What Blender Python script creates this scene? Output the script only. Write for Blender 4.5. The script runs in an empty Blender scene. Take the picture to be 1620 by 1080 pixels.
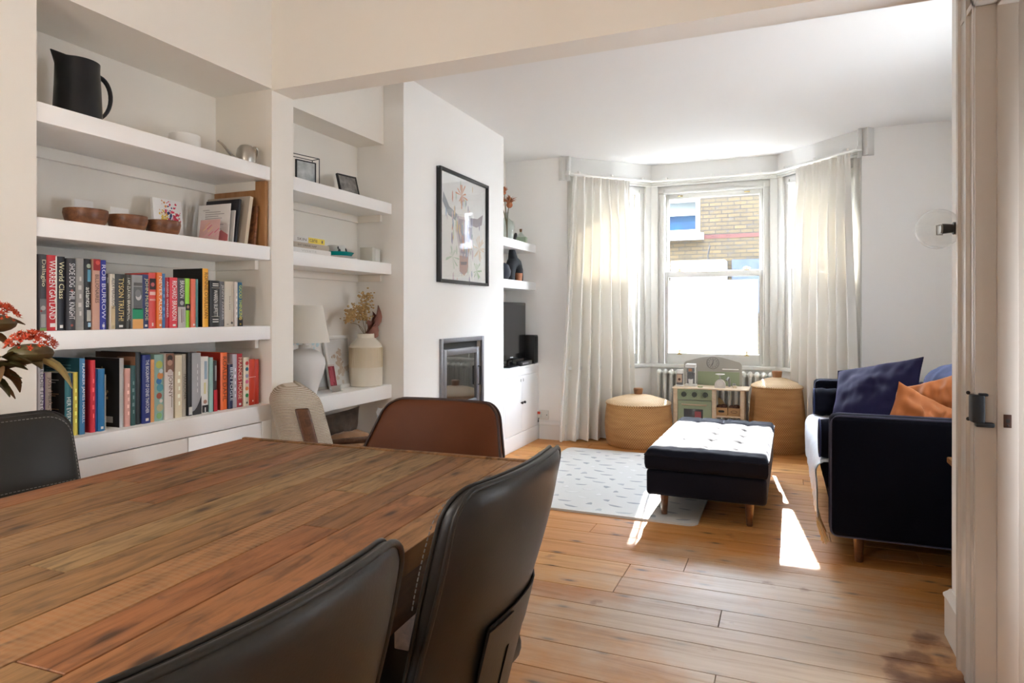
import bpy, bmesh, math, random
from math import sin, cos, pi, sqrt, radians, atan2
from mathutils import Vector, Matrix, noise
random.seed(7)
S = bpy.context.scene
COL = S.collection
RND = random.Random(11)

# ------------------------------------------------------------------ materials
def lin(h):
    h = h.lstrip('#'); o = []
    for i in (0, 2, 4):
        c = int(h[i:i+2], 16) / 255
        o.append(c / 12.92 if c <= .04045 else ((c + .055) / 1.055) ** 2.4)
    return tuple(o)
def C4(c):
    if isinstance(c, str): c = lin(c)
    return (c[0], c[1], c[2], 1)
def newmat(name):
    m = bpy.data.materials.new(name); m.use_nodes = True
    nt = m.node_tree; nt.nodes.clear()
    out = nt.nodes.new('ShaderNodeOutputMaterial')
    return m, nt, out
def N(nt, typ, **kw):
    n = nt.nodes.new(typ)
    for k, v in kw.items():
        if k.startswith('i_'):
            key = k[2:]
            n.inputs[int(key) if key.isdigit() else key.replace('_', ' ')].default_value = v
        else: setattr(n, k, v)
    return n
def coords(nt, scale=(1, 1, 1), kind='Object', rot=(0, 0, 0)):
    tc = N(nt, 'ShaderNodeTexCoord'); mp = N(nt, 'ShaderNodeMapping')
    mp.inputs['Scale'].default_value = scale; mp.inputs['Rotation'].default_value = rot
    nt.links.new(tc.outputs[kind], mp.inputs[0]); return mp.outputs[0]
def ramp(nt, fac, stops):
    r = N(nt, 'ShaderNodeValToRGB'); e = r.color_ramp.elements
    while len(e) < len(stops): e.new(.5)
    for el, (p, c) in zip(e, stops): el.position = p; el.color = C4(c)
    nt.links.new(fac, r.inputs[0]); return r.outputs[0]
def mixc(nt, fac, a, b, mode='MIX'):
    m = N(nt, 'ShaderNodeMix', data_type='RGBA', blend_type=mode)
    for sock, v in ((m.inputs[0], fac), (m.inputs[6], a), (m.inputs[7], b)):
        if hasattr(v, 'is_linked') or isinstance(v, bpy.types.NodeSocket): nt.links.new(v, sock)
        elif isinstance(v, (int, float)): sock.default_value = v
        else: sock.default_value = C4(v)
    return m.outputs[2]
def bumpn(nt, h, strength, dist=.01):
    b = N(nt, 'ShaderNodeBump'); b.inputs['Strength'].default_value = strength; b.inputs['Distance'].default_value = dist
    nt.links.new(h, b.inputs['Height']); return b.outputs[0]
def mat(name, col, rough=.5, metal=0, spec=.5, bump=0, bscale=60, bdist=.004, var=0, vscale=6, vcol=None, stretch=(1, 1, 1),
        sheen=0, sheencol=(1, 1, 1), coat=0, emit=None):
    m, nt, out = newmat(name)
    p = N(nt, 'ShaderNodeBsdfPrincipled')
    p.inputs['Base Color'].default_value = C4(col); p.inputs['Roughness'].default_value = rough
    p.inputs['Metallic'].default_value = metal; p.inputs['Specular IOR Level'].default_value = spec
    if sheen: p.inputs['Sheen Weight'].default_value = sheen; p.inputs['Sheen Tint'].default_value = C4(sheencol); p.inputs['Sheen Roughness'].default_value = .35
    if coat: p.inputs['Coat Weight'].default_value = coat; p.inputs['Coat Roughness'].default_value = .06
    co = coords(nt, stretch)
    if var:
        n = N(nt, 'ShaderNodeTexNoise', i_Scale=vscale, i_Detail=5.0); nt.links.new(co, n.inputs['Vector'])
        c = C4(col); c2 = C4(vcol) if vcol else tuple(x * (1 - var) for x in c[:3]) + (1,)
        nt.links.new(ramp(nt, n.outputs[0], [(.3, c[:3]), (.72, c2[:3])]), p.inputs['Base Color'])
    if bump:
        n = N(nt, 'ShaderNodeTexNoise', i_Scale=bscale, i_Detail=4.0); nt.links.new(co, n.inputs['Vector'])
        nt.links.new(bumpn(nt, n.outputs[0], bump, bdist), p.inputs['Normal'])
    if emit: p.inputs['Emission Color'].default_value = C4(emit[0]); p.inputs['Emission Strength'].default_value = emit[1]
    nt.links.new(p.outputs[0], out.inputs[0]); return m
def wood(name, a, b, rough=.4, scale=3, stretch=(1, 8, 8), dark=None, bump=.15):
    m, nt, out = newmat(name); p = N(nt, 'ShaderNodeBsdfPrincipled', i_Roughness=rough)
    co = coords(nt, stretch)
    n = N(nt, 'ShaderNodeTexNoise', i_Scale=scale, i_Detail=8.0, i_Roughness=.65, i_Distortion=.6); nt.links.new(co, n.inputs['Vector'])
    nt.links.new(ramp(nt, n.outputs[0], [(.28, dark or tuple(x * .55 for x in C4(a)[:3])), (.42, a), (.7, b)]), p.inputs['Base Color'])
    nt.links.new(bumpn(nt, n.outputs[0], bump, .003), p.inputs['Normal'])
    nt.links.new(p.outputs[0], out.inputs[0]); return m
def planks(name, cols, rough, grain_axis, gs=(.8, 14), worn=None, sawn=0, coat=0, knots=.5, dark=None, stain=None, patch=0):
    """boards whose tone comes from a per-board random attribute; grain runs along grain_axis"""
    m, nt, out = newmat(name); p = N(nt, 'ShaderNodeBsdfPrincipled', i_Roughness=rough); p.inputs['Specular IOR Level'].default_value = .35
    at = N(nt, 'ShaderNodeAttribute', attribute_name='board'); sp = N(nt, 'ShaderNodeSeparateColor'); nt.links.new(at.outputs['Color'], sp.inputs[0])
    tc = N(nt, 'ShaderNodeTexCoord')
    off = N(nt, 'ShaderNodeVectorMath', operation='SCALE'); nt.links.new(at.outputs['Color'], off.inputs[0]); off.inputs['Scale'].default_value = 37
    add = N(nt, 'ShaderNodeVectorMath', operation='ADD'); nt.links.new(tc.outputs['Object'], add.inputs[0]); nt.links.new(off.outputs[0], add.inputs[1])
    mp = N(nt, 'ShaderNodeMapping'); nt.links.new(add.outputs[0], mp.inputs[0])
    mp.inputs['Scale'].default_value = (gs[0], gs[1], gs[1]) if grain_axis == 0 else (gs[1], gs[0], gs[1])
    g = N(nt, 'ShaderNodeTexNoise', i_Scale=2.2, i_Detail=9.0, i_Roughness=.68, i_Distortion=.9); nt.links.new(mp.outputs[0], g.inputs['Vector'])
    base = ramp(nt, sp.outputs[0], [(i / (len(cols) - 1), c) for i, c in enumerate(cols)])
    dk = ramp(nt, g.outputs[0], dark or [(.3, (.42, .38, .34)), (.45, (.86, .84, .82)), (.62, (1.05, 1.04, 1.02)), (.8, (.78, .74, .7))])
    c = mixc(nt, .95, base, dk, 'MULTIPLY')
    # knots
    mp2 = N(nt, 'ShaderNodeMapping'); nt.links.new(add.outputs[0], mp2.inputs[0])
    mp2.inputs['Scale'].default_value = (2.2, 6, 1) if grain_axis == 0 else (6, 2.2, 1)
    vo = N(nt, 'ShaderNodeTexVoronoi', i_Scale=1.0, voronoi_dimensions='2D'); nt.links.new(mp2.outputs[0], vo.inputs['Vector'])
    kn = ramp(nt, vo.outputs['Distance'], [(.025, (1, 1, 1)), (.06, (.4, .4, .4)), (.12, (0, 0, 0))])
    kb = N(nt, 'ShaderNodeMath', operation='MULTIPLY'); nt.links.new(kn, kb.inputs[0]); kb.inputs[1].default_value = knots
    c = mixc(nt, kb.outputs[0], c, (.05, .022, .01))
    rg = None
    if worn:  # pale patch: board wear plus window sheen painted into the colour
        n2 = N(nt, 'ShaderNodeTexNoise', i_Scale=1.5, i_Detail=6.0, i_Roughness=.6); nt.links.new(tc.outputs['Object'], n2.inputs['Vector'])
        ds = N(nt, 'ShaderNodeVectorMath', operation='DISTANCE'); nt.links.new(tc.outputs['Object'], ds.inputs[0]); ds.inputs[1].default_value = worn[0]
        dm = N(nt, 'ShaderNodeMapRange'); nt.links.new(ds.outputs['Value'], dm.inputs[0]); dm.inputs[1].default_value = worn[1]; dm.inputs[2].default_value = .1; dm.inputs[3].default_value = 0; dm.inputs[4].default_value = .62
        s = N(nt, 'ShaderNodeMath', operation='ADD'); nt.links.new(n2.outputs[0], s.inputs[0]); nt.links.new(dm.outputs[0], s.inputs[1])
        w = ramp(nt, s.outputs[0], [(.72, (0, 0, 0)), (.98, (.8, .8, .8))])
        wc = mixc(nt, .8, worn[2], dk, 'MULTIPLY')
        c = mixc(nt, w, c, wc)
    if stain:
        n3 = N(nt, 'ShaderNodeTexNoise', i_Scale=5.0, i_Detail=5.0); nt.links.new(mp.outputs[0] if False else tc.outputs['Object'], n3.inputs['Vector'])
        d3 = N(nt, 'ShaderNodeVectorMath', operation='DISTANCE'); nt.links.new(tc.outputs['Object'], d3.inputs[0]); d3.inputs[1].default_value = stain[0]
        m3 = N(nt, 'ShaderNodeMapRange'); nt.links.new(d3.outputs['Value'], m3.inputs[0]); m3.inputs[1].default_value = stain[1]; m3.inputs[2].default_value = 0; m3.inputs[3].default_value = 0; m3.inputs[4].default_value = .42
        s3_ = N(nt, 'ShaderNodeMath', operation='ADD'); nt.links.new(n3.outputs[0], s3_.inputs[0]); nt.links.new(m3.outputs[0], s3_.inputs[1])
        c = mixc(nt, ramp(nt, s3_.outputs[0], [(.66, (0, 0, 0)), (.74, (.55, .55, .55)), (.86, (.9, .9, .9))]), c, stain[2])
    if patch:
        n4 = N(nt, 'ShaderNodeTexNoise', i_Scale=4.5, i_Detail=4.0, i_Distortion=1.2); nt.links.new(mp2.outputs[0], n4.inputs['Vector'])
        c = mixc(nt, ramp(nt, n4.outputs[0], [(.5, (0, 0, 0)), (.72, (patch,) * 3)]), c, (.05, .032, .02))
    if sawn:
        wv = N(nt, 'ShaderNodeTexWave', wave_type='BANDS', bands_direction='Y' if grain_axis == 1 else 'X', i_Scale=24.0, i_Distortion=5.0, i_Detail=3.0); nt.links.new(add.outputs[0], wv.inputs['Vector'])
        sw = N(nt, 'ShaderNodeMath', operation='MULTIPLY'); nt.links.new(wv.outputs[0], sw.inputs[0]); nt.links.new(ramp(nt, sp.outputs[2], [(.62, (0, 0, 0)), (.95, (sawn,) * 3)]), sw.inputs[1])
        c = mixc(nt, sw.outputs[0], c, (.34, .22, .12))
    nt.links.new(c, p.inputs['Base Color'])
    rr = ramp(nt, g.outputs[0], [(.3, (rough + .2,) * 3), (.7, (rough,) * 3)]); nt.links.new(rr, p.inputs['Roughness'])
    nt.links.new(bumpn(nt, g.outputs[0], .25, .002), p.inputs['Normal'])
    if coat: p.inputs['Coat Weight'].default_value = coat; p.inputs['Coat Roughness'].default_value = .25
    nt.links.new(p.outputs[0], out.inputs[0]); return m
def glassmat(name, tint=(1, 1, 1), ior=1.45, rough=0.0, amount=1.0):
    m, nt, out = newmat(name)
    t = N(nt, 'ShaderNodeBsdfTransparent'); t.inputs[0].default_value = C4(tint)
    g = N(nt, 'ShaderNodeBsdfGlossy', i_Roughness=rough); f = N(nt, 'ShaderNodeFresnel', i_IOR=ior)
    ge = N(nt, 'ShaderNodeNewGeometry'); mr = N(nt, 'ShaderNodeMapRange'); mr.inputs[3].default_value = ior; mr.inputs[4].default_value = 1 / ior
    nt.links.new(ge.outputs['Backfacing'], mr.inputs[0]); nt.links.new(mr.outputs[0], f.inputs[0])   # thin pane: same reflectance from both sides
    mu = N(nt, 'ShaderNodeMath', operation='MULTIPLY'); mu.inputs[1].default_value = amount; nt.links.new(f.outputs[0], mu.inputs[0])
    mx = N(nt, 'ShaderNodeMixShader'); nt.links.new(mu.outputs[0], mx.inputs[0]); nt.links.new(t.outputs[0], mx.inputs[1]); nt.links.new(g.outputs[0], mx.inputs[2])
    nt.links.new(mx.outputs[0], out.inputs[0]); return m
def cloth(name, col, trans=.4, tcol=None, bump=.2, clear=0.0):
    m, nt, out = newmat(name)
    d = N(nt, 'ShaderNodeBsdfDiffuse'); d.inputs[0].default_value = C4(col)
    t = N(nt, 'ShaderNodeBsdfTranslucent'); t.inputs[0].default_value = C4(tcol or col)
    co = coords(nt, (1, 1, 1)); n = N(nt, 'ShaderNodeTexNoise', i_Scale=300.0, i_Detail=2.0); nt.links.new(co, n.inputs['Vector'])
    nb = bumpn(nt, n.outputs[0], bump, .001); nt.links.new(nb, d.inputs['Normal']); nt.links.new(nb, t.inputs['Normal'])
    mx = N(nt, 'ShaderNodeMixShader'); mx.inputs[0].default_value = trans
    nt.links.new(d.outputs[0], mx.inputs[1]); nt.links.new(t.outputs[0], mx.inputs[2]); last = mx.outputs[0]
    if clear:
        tr = N(nt, 'ShaderNodeBsdfTransparent'); m2 = N(nt, 'ShaderNodeMixShader'); m2.inputs[0].default_value = clear
        nt.links.new(last, m2.inputs[1]); nt.links.new(tr.outputs[0], m2.inputs[2]); last = m2.outputs[0]
    nt.links.new(last, out.inputs[0]); return m
def weave(name, a, b, rows=70, around=60):
    """coiled basket: rows by height, stitches by angle about the object's own axis"""
    m, nt, out = newmat(name); p = N(nt, 'ShaderNodeBsdfPrincipled', i_Roughness=.7)
    tc = N(nt, 'ShaderNodeTexCoord'); sx = N(nt, 'ShaderNodeSeparateXYZ'); nt.links.new(tc.outputs['Object'], sx.inputs[0])
    an = N(nt, 'ShaderNodeMath', operation='ARCTAN2'); nt.links.new(sx.outputs[1], an.inputs[0]); nt.links.new(sx.outputs[0], an.inputs[1])
    r2 = N(nt, 'ShaderNodeVectorMath', operation='LENGTH'); cx = N(nt, 'ShaderNodeCombineXYZ'); nt.links.new(sx.outputs[0], cx.inputs[0]); nt.links.new(sx.outputs[1], cx.inputs[1]); nt.links.new(cx.outputs[0], r2.inputs[0])
    zz = N(nt, 'ShaderNodeMath', operation='SUBTRACT'); nt.links.new(sx.outputs[2], zz.inputs[0]); nt.links.new(r2.outputs['Value'], zz.inputs[1])
    zr = N(nt, 'ShaderNodeMath', operation='MULTIPLY'); nt.links.new(zz.outputs[0], zr.inputs[0]); zr.inputs[1].default_value = rows * 2 * pi
    sr = N(nt, 'ShaderNodeMath', operation='SINE'); nt.links.new(zr.outputs[0], sr.inputs[0])
    za = N(nt, 'ShaderNodeMath', operation='MULTIPLY'); nt.links.new(an.outputs[0], za.inputs[0]); za.inputs[1].default_value = around
    sa_ = N(nt, 'ShaderNodeMath', operation='SINE'); nt.links.new(za.outputs[0], sa_.inputs[0])
    mu = N(nt, 'ShaderNodeMath', operation='MULTIPLY'); nt.links.new(sr.outputs[0], mu.inputs[0]); nt.links.new(sa_.outputs[0], mu.inputs[1])
    n = N(nt, 'ShaderNodeTexNoise', i_Scale=4.0, i_Detail=5.0); mp = N(nt, 'ShaderNodeMapping'); mp.inputs['Scale'].default_value = (1, 1, 7); nt.links.new(tc.outputs['Object'], mp.inputs[0]); nt.links.new(mp.outputs[0], n.inputs['Vector'])
    c = ramp(nt, n.outputs[0], [(.3, a), (.7, b)])
    pat = ramp(nt, mu.outputs[0], [(.12, (.45, .38, .32)), (.5, (1, 1, 1)), (1, (1.1, 1.08, 1.05))])
    hl = N(nt, 'ShaderNodeMath', operation='MULTIPLY_ADD'); nt.links.new(mu.outputs[0], hl.inputs[0]); hl.inputs[1].default_value = .5; hl.inputs[2].default_value = .5
    pat = ramp(nt, hl.outputs[0], [(.05, (.38, .3, .24)), (.4, (.95, .94, .92)), (1, (1.1, 1.1, 1.08))])
    nt.links.new(mixc(nt, 1.0, c, pat, 'MULTIPLY'), p.inputs['Base Color'])
    nt.links.new(bumpn(nt, hl.outputs[0], .6, .004), p.inputs['Normal'])
    nt.links.new(p.outputs[0], out.inputs[0]); return m
_flat = {}
def flat(col, rough=.55):
    k = (tuple(round(x, 3) for x in C4(col)[:3]), rough)
    if k not in _flat: _flat[k] = mat('colour_%d' % len(_flat), col, rough)
    return _flat[k]

# ------------------------------------------------------------------ mesh builder
class MB:
    def __init__(s): s.v = []; s.f = []; s.m = []; s.cm = 0
    def add(s, vs, fs):
        b = len(s.v); s.v += [tuple(p) for p in vs]
        for f in fs: s.f.append(tuple(b + i for i in f)); s.m.append(s.cm)
        return s
    def mark(s): return len(s.v)
    def tr(s, i, M):
        for k in range(i, len(s.v)): s.v[k] = tuple(M @ Vector(s.v[k]))
        return s
    def box(s, x0, y0, z0, x1, y1, z1, b=0, seg=2):
        x0, x1 = min(x0, x1), max(x0, x1); y0, y1 = min(y0, y1), max(y0, y1); z0, z1 = min(z0, z1), max(z0, z1)
        vs = [(x, y, z) for x in (x0, x1) for y in (y0, y1) for z in (z0, z1)]
        fs = [(0, 1, 3, 2), (4, 6, 7, 5), (0, 4, 5, 1), (2, 3, 7, 6), (0, 2, 6, 4), (1, 5, 7, 3)]
        b = min(b, .499 * min(x1 - x0, y1 - y0, z1 - z0))
        if b <= 0: return s.add(vs, fs)
        bm = bmesh.new(); bv = [bm.verts.new(v) for v in vs]
        for f in fs: bm.faces.new([bv[i] for i in f])
        bmesh.ops.bevel(bm, geom=list(bm.edges), offset=b, segments=seg, profile=.5, affect='EDGES')
        bm.verts.index_update()
        s.add([v.co[:] for v in bm.verts], [[v.index for v in f.verts] for f in bm.faces]); bm.free(); return s
    def grid(s, fn, nu, nv, cu=False, cv=False):
        vs = [fn(i / (nu if cu else nu - 1), j / (nv if cv else nv - 1)) for i in range(nu) for j in range(nv)]
        fs = []
        for i in range(nu if cu else nu - 1):
            for j in range(nv if cv else nv - 1):
                a, b = i * nv + j, ((i + 1) % nu) * nv + j; c, d = ((i + 1) % nu) * nv + (j + 1) % nv, i * nv + (j + 1) % nv
                fs.append((a, b, c, d))
        return s.add(vs, fs)
    def lathe(s, prof, n=32, cx=0, cy=0, z0=0):
        vs = []; rings = []
        for r, z in prof:
            if r < 1e-6: rings.append([len(vs)]); vs.append((cx, cy, z0 + z))
            else:
                rings.append(list(range(len(vs), len(vs) + n)))
                vs += [(cx + r * cos(2 * pi * k / n), cy + r * sin(2 * pi * k / n), z0 + z) for k in range(n)]
        fs = []
        for a, b in zip(rings, rings[1:]):
            for k in range(n):
                k2 = (k + 1) % n
                if len(a) == 1 and len(b) == 1: continue
                if len(a) == 1: fs.append((a[0], b[k2], b[k]))
                elif len(b) == 1: fs.append((a[k], a[k2], b[0]))
                else: fs.append((a[k], a[k2], b[k2], b[k]))
        return s.add(vs, fs)
    def tube(s, pts, r, n=8, caps=True, closed=False):
        pts = [Vector(p) for p in pts]; L = len(pts)
        rs = list(r) if isinstance(r, (list, tuple)) else [r] * L
        tang = []
        for i in range(L):
            a = pts[(i - 1) % L] if closed else pts[max(i - 1, 0)]; b = pts[(i + 1) % L] if closed else pts[min(i + 1, L - 1)]
            t = b - a; tang.append(t.normalized() if t.length > 1e-9 else Vector((0, 0, 1)))
        up = Vector((0, 0, 1)) if abs(tang[0].z) < .9 else Vector((1, 0, 0))
        nrm = (up - tang[0] * up.dot(tang[0])).normalized(); vs = []
        for i in range(L):
            nrm = (nrm - tang[i] * nrm.dot(tang[i])); nrm = nrm.normalized() if nrm.length > 1e-6 else tang[i].orthogonal().normalized()
            bn = tang[i].cross(nrm)
            vs += [pts[i] + (nrm * cos(2 * pi * k / n) + bn * sin(2 * pi * k / n)) * rs[i] for k in range(n)]
        fs = []
        for i in range(L if closed else L - 1):
            for k in range(n):
                a = i * n + k; b = i * n + (k + 1) % n; j = (i + 1) % L
                fs.append((a, b, j * n + (k + 1) % n, j * n + k))
        if caps and not closed: fs += [tuple(range(n - 1, -1, -1)), tuple((L - 1) * n + k for k in range(n))]
        return s.add(vs, fs)
    def cyl(s, p0, p1, r0, r1=None, n=20): return s.tube([p0, p1], [r0, r0 if r1 is None else r1], n)
    def prism(s, poly, a, b, plane='xy'):
        def P(u, v, w): return (u, v, w) if plane == 'xy' else ((u, w, v) if plane == 'xz' else (w, u, v))
        n = len(poly); vs = [P(u, v, a) for u, v in poly] + [P(u, v, b) for u, v in poly]
        fs = [tuple(range(n - 1, -1, -1)), tuple(range(n, 2 * n))] + [(i, (i + 1) % n, n + (i + 1) % n, n + i) for i in range(n)]
        return s.add(vs, fs)
    def ball(s, c, r, n=12, m=8, sc=(1, 1, 1)):
        i = s.mark(); s.lathe([(r * sin(pi * k / m), -r * cos(pi * k / m)) for k in range(m + 1)], n)
        return s.tr(i, Matrix.Translation(c) @ Matrix.Diagonal((*sc, 1)))
    def frame(s, x0, z0, x1, z1, w, y0, y1, b=.003):
        """rectangular frame in the xz plane, w wide, from y0 to y1"""
        s.box(x0, y0, z0, x0 + w, y1, z1, b); s.box(x1 - w, y0, z0, x1, y1, z1, b)
        s.box(x0 + w, y0, z0, x1 - w, y1, z0 + w, b); s.box(x0 + w, y0, z1 - w, x1 - w, y1, z1, b); return s
    def mesh(s, name, mats, sharp=35, smooth=True, fix=True):
        me = bpy.data.meshes.new(name); me.from_pydata(s.v, [], s.f)
        for m in (mats if isinstance(mats, (list, tuple)) else [mats]): me.materials.append(m)
        if max(s.m or [0]): me.polygons.foreach_set('material_index', s.m)
        if fix:
            bm = bmesh.new(); bm.from_mesh(me); bmesh.ops.recalc_face_normals(bm, faces=bm.faces); bm.to_mesh(me); bm.free()
        if smooth:
            me.polygons.foreach_set('use_smooth', [True] * len(me.polygons)); me.set_sharp_from_angle(angle=radians(sharp))
        me.update(); return me
def link(name, me, parent=None, loc=(0, 0, 0), rot=(0, 0, 0)):
    o = bpy.data.objects.new(name, me); COL.objects.link(o); o.location = loc; o.rotation_euler = rot
    if parent: o.parent = parent
    return o
def thing(name, label, cat, loc=(0, 0, 0), rot=(0, 0, 0), group=None):
    o = bpy.data.objects.new(name, None); COL.objects.link(o); o.empty_display_size = .1
    o.location = loc; o.rotation_euler = rot if isinstance(rot, (tuple, list)) else (0, 0, rot)
    o['label'] = label; o['category'] = cat
    if group: o['group'] = group
    return o
def part(name, mb, mats, parent, label=None, world=False, **kw):
    if world:
        M = Matrix.Translation(parent.location).inverted(); mb.tr(0, M)
    o = link(name, mb.mesh(name, mats, **kw), parent)
    if label: o['label'] = label
    return o
def solo(name, mb, mats, label, cat, loc=(0, 0, 0), rot=(0, 0, 0), group=None, **kw):
    o = link(name, mb.mesh(name, mats, **kw), None, loc, rot if isinstance(rot, (tuple, list)) else (0, 0, rot))
    o['label'] = label; o['category'] = cat
    if group: o['group'] = group
    return o
def struct(name, mb, mats, parent=None, loc=(0, 0, 0), rot=(0, 0, 0), **kw):
    o = link(name, mb.mesh(name, mats, **kw), parent, loc, rot)
    if not parent: o['kind'] = 'structure'
    return o
def dup(root, loc, rot=None, label=None, group=None):
    r = root.copy(); COL.objects.link(r); r.location = loc
    if rot is not None: r.rotation_euler = rot if isinstance(rot, (tuple, list)) else (0, 0, rot)
    if label: r['label'] = label
    if group: r['group'] = group
    for ch in list(root.children):
        c = ch.copy(); COL.objects.link(c); c.parent = r
        for g in ch.children:
            d = g.copy(); COL.objects.link(d); d.parent = c
    return r
def bez(p0, p1, p2, p3, n=12):
    o = []
    for i in range(n + 1):
        t = i / n; a = (1 - t) ** 3; b = 3 * t * (1 - t) ** 2; c = 3 * t * t * (1 - t); d = t ** 3
        o.append(tuple(a * p0[k] + b * p1[k] + c * p2[k] + d * p3[k] for k in range(3)))
    return o
def nz(x, y, z=0): return noise.noise(Vector((x, y, z)))
def pillow(w, h, t, wr=.006, pinch=.07, n=26, seed=0, sq=.42):
    """square cushion in the xz plane, thickness along y"""
    mb = MB()
    for sgn in (1, -1):
        def fn(a, b):
            u, v = a * 2 - 1, b * 2 - 1
            x = w / 2 * u * (1 - pinch * (1 - v * v)); z = h / 2 * v * (1 - pinch * (1 - u * u))
            e = max(0, (1 - u ** 2)) ** sq * max(0, (1 - v ** 2)) ** sq
            k = wr * e * (nz(u * 2.2 + seed, v * 2.2, sgn) * 1.5 + nz(u * 6 + seed, v * 3, sgn * 2) * .8)
            return (x, sgn * (t / 2 * e) + k, z)
        mb.grid(fn, n, n)
    return mb
# lettering: every title is typeset once, in one pass
_TX = {}
def typeset(strings):
    obs = []
    for s in dict.fromkeys(strings):
        cu = bpy.data.curves.new('lettering', 'FONT'); cu.body = s; cu.size = 1; cu.resolution_u = 2
        o = bpy.data.objects.new('lettering', cu); COL.objects.link(o); obs.append((s, o))
    bpy.context.view_layer.update(); dg = bpy.context.evaluated_depsgraph_get()
    for s, o in obs:
        me = bpy.data.meshes.new_from_object(o.evaluated_get(dg))
        vs = [v.co[:] for v in me.vertices]; fs = [tuple(p.vertices) for p in me.polygons]
        x0 = min(v[0] for v in vs); x1 = max(v[0] for v in vs); y0 = min(v[1] for v in vs); y1 = max(v[1] for v in vs)
        _TX[s] = ([((v[0] - x0) / (x1 - x0), (v[1] - y0) / (y1 - y0)) for v in vs], fs, (x1 - x0) / (y1 - y0))
        bpy.data.meshes.remove(me)
    for s, o in obs:
        cu = o.data; bpy.data.objects.remove(o); bpy.data.curves.remove(cu)
def lettering(mb, s, origin, right, up, L, Ht):
    """fills a rectangle L by Ht from origin along right/up"""
    vs, fs, _ = _TX[s]; o = Vector(origin); r = Vector(right); u = Vector(up)
    return mb.add([o + r * (x * L) + u * (y * Ht) for x, y in vs], fs)
SKY, SUN, EXPO, LAMP = 15.0, 13.0, 2.45, 12.0
# ------------------------------------------------------------------ palette
WALL = mat('wall_paint', (.83, .79, .72), .6, bump=.05, bscale=180, bdist=.001)
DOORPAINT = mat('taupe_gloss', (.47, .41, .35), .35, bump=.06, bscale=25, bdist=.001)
LIVING = mat('living_wall_paint', (.91, .90, .875), .6, bump=.05, bscale=180, bdist=.001)
CEIL = mat('ceiling_paint', (.88, .875, .86), .7, bump=.04, bscale=120, bdist=.001)
TRIM = mat('trim_gloss', (.80, .77, .73), .32, bump=.06, bscale=25, bdist=.001)
SHELF = mat('shelf_eggshell', (.91, .905, .895), .38)
BAYP = mat('bay_paint_dimmed', (.72, .71, .68), .6, bump=.04, bscale=120, bdist=.001)  # darker copy of the ceiling paint; offsets window glare by colour
SASH = mat('sash_paint', (.64, .63, .59), .3)
DARKGAP = mat('dark_gap', (.02, .018, .015), .8)
GLASS = glassmat('window_glass')
PICGLASS = glassmat('picture_glass', ior=1.55)
CLEAR = glassmat('clear_glass', tint=(.93, .96, .95), ior=1.5)
BLACK = mat('black_satin', (.008, .008, .009), .4)
CERBLK = mat('black_ceramic', (.004, .0045, .006), .3, spec=.35, var=.5, vscale=14, vcol=(.009, .010, .014))
BRASS = mat('brass', (.55, .42, .2), .3, metal=1)
STEEL = mat('brushed_steel', (.42, .4, .36), .3, metal=1)
IRON = mat('black_iron', (.01, .01, .011), .45, metal=.3)
PAPER = mat('paper_pages', (.78, .72, .6), .8, bump=.4, bscale=400, bdist=.001, stretch=(1, 8, .2))
WHITECARD = mat('white_card', (.8, .79, .77), .6)
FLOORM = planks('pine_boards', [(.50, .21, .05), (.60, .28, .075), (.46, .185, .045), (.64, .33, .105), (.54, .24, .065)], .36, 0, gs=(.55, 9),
                worn=((-.1, 2.65, 0), 1.5, (.50, .41, .31)), knots=.9, stain=((.56, 2.5, 0), .42, (.10, .022, .008)), dark=[(.3, (.68, .62, .55)), (.45, (.92, .9, .87)), (.62, (1.04, 1.03, 1.02)), (.8, (.86, .82, .77))])  # the grey worn patch also carries painted window sheen
TABLEM = planks('reclaimed_boards', [(.22, .095, .034), (.30, .16, .065), (.25, .135, .056), (.36, .18, .07), (.30, .115, .042), (.32, .2, .09)], .42, 1, gs=(1.4, 13), sawn=.32, knots=.95, patch=.55, dark=[(.3, (.26, .24, .22)), (.43, (.72, .72, .70)), (.58, (1.06, 1.04, 1.0)), (.78, (.62, .58, .54))])
DARKWOOD = wood('dark_walnut', (.09, .035, .014), (.16, .07, .03), .35, 4)
MIDWOOD = wood('acacia', (.13, .045, .016), (.3, .12, .045), .4, 5, (8, 1, 8))
OAK = wood('honey_oak', (.34, .16, .055), (.45, .24, .1), .45, 3, (6, 6, 1))
BIRCH = wood('birch_ply', (.62, .48, .33), (.7, .57, .42), .5, 3, (1, 6, 6), dark=(.5, .37, .24))
NAVY = mat('navy_velvet', (.0022, .0025, .007), .9, spec=.15, sheen=.05, sheencol=(.3, .36, .8), bump=.1, bscale=250, bdist=.001)
NAVYL = mat('blue_velvet', (.01, .018, .075), .8, sheen=.45, sheencol=(.4, .5, 1), bump=.1, bscale=250, bdist=.001)
PURPLE = mat('indigo_velvet', (.007, .005, .030), .8, spec=.25, sheen=.14, sheencol=(.45, .35, 1), bump=.1, bscale=250, bdist=.001)
ORANGE = mat('rust_velvet', (.42, .12, .022), .75, sheen=.4, sheencol=(1, .75, .45), bump=.1, bscale=250, bdist=.001)
PIPING = mat('velvet_piping', (.05, .05, .09), .7, sheen=.6, sheencol=(.7, .72, 1))
LEATHER = mat('black_leather', (.010, .009, .008), .38, spec=.45, bump=.12, bscale=220, bdist=.0015, var=.5, vscale=5, vcol=(.024, .02, .016))
BROWNL = mat('tan_leather', (.085, .021, .004), .5, spec=.25, bump=.14, bscale=200, bdist=.0015, var=.4, vscale=4, vcol=(.12, .032, .007))
STITCH = mat('grey_thread', (.2, .19, .18), .8)
CURTAIN = cloth('cream_linen', (.80, .775, .72), .022, (.85, .74, .54))
FILM = cloth('privacy_film', (.9, .9, .9), .16, (.95, .95, .95), bump=0, clear=.03)
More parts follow.
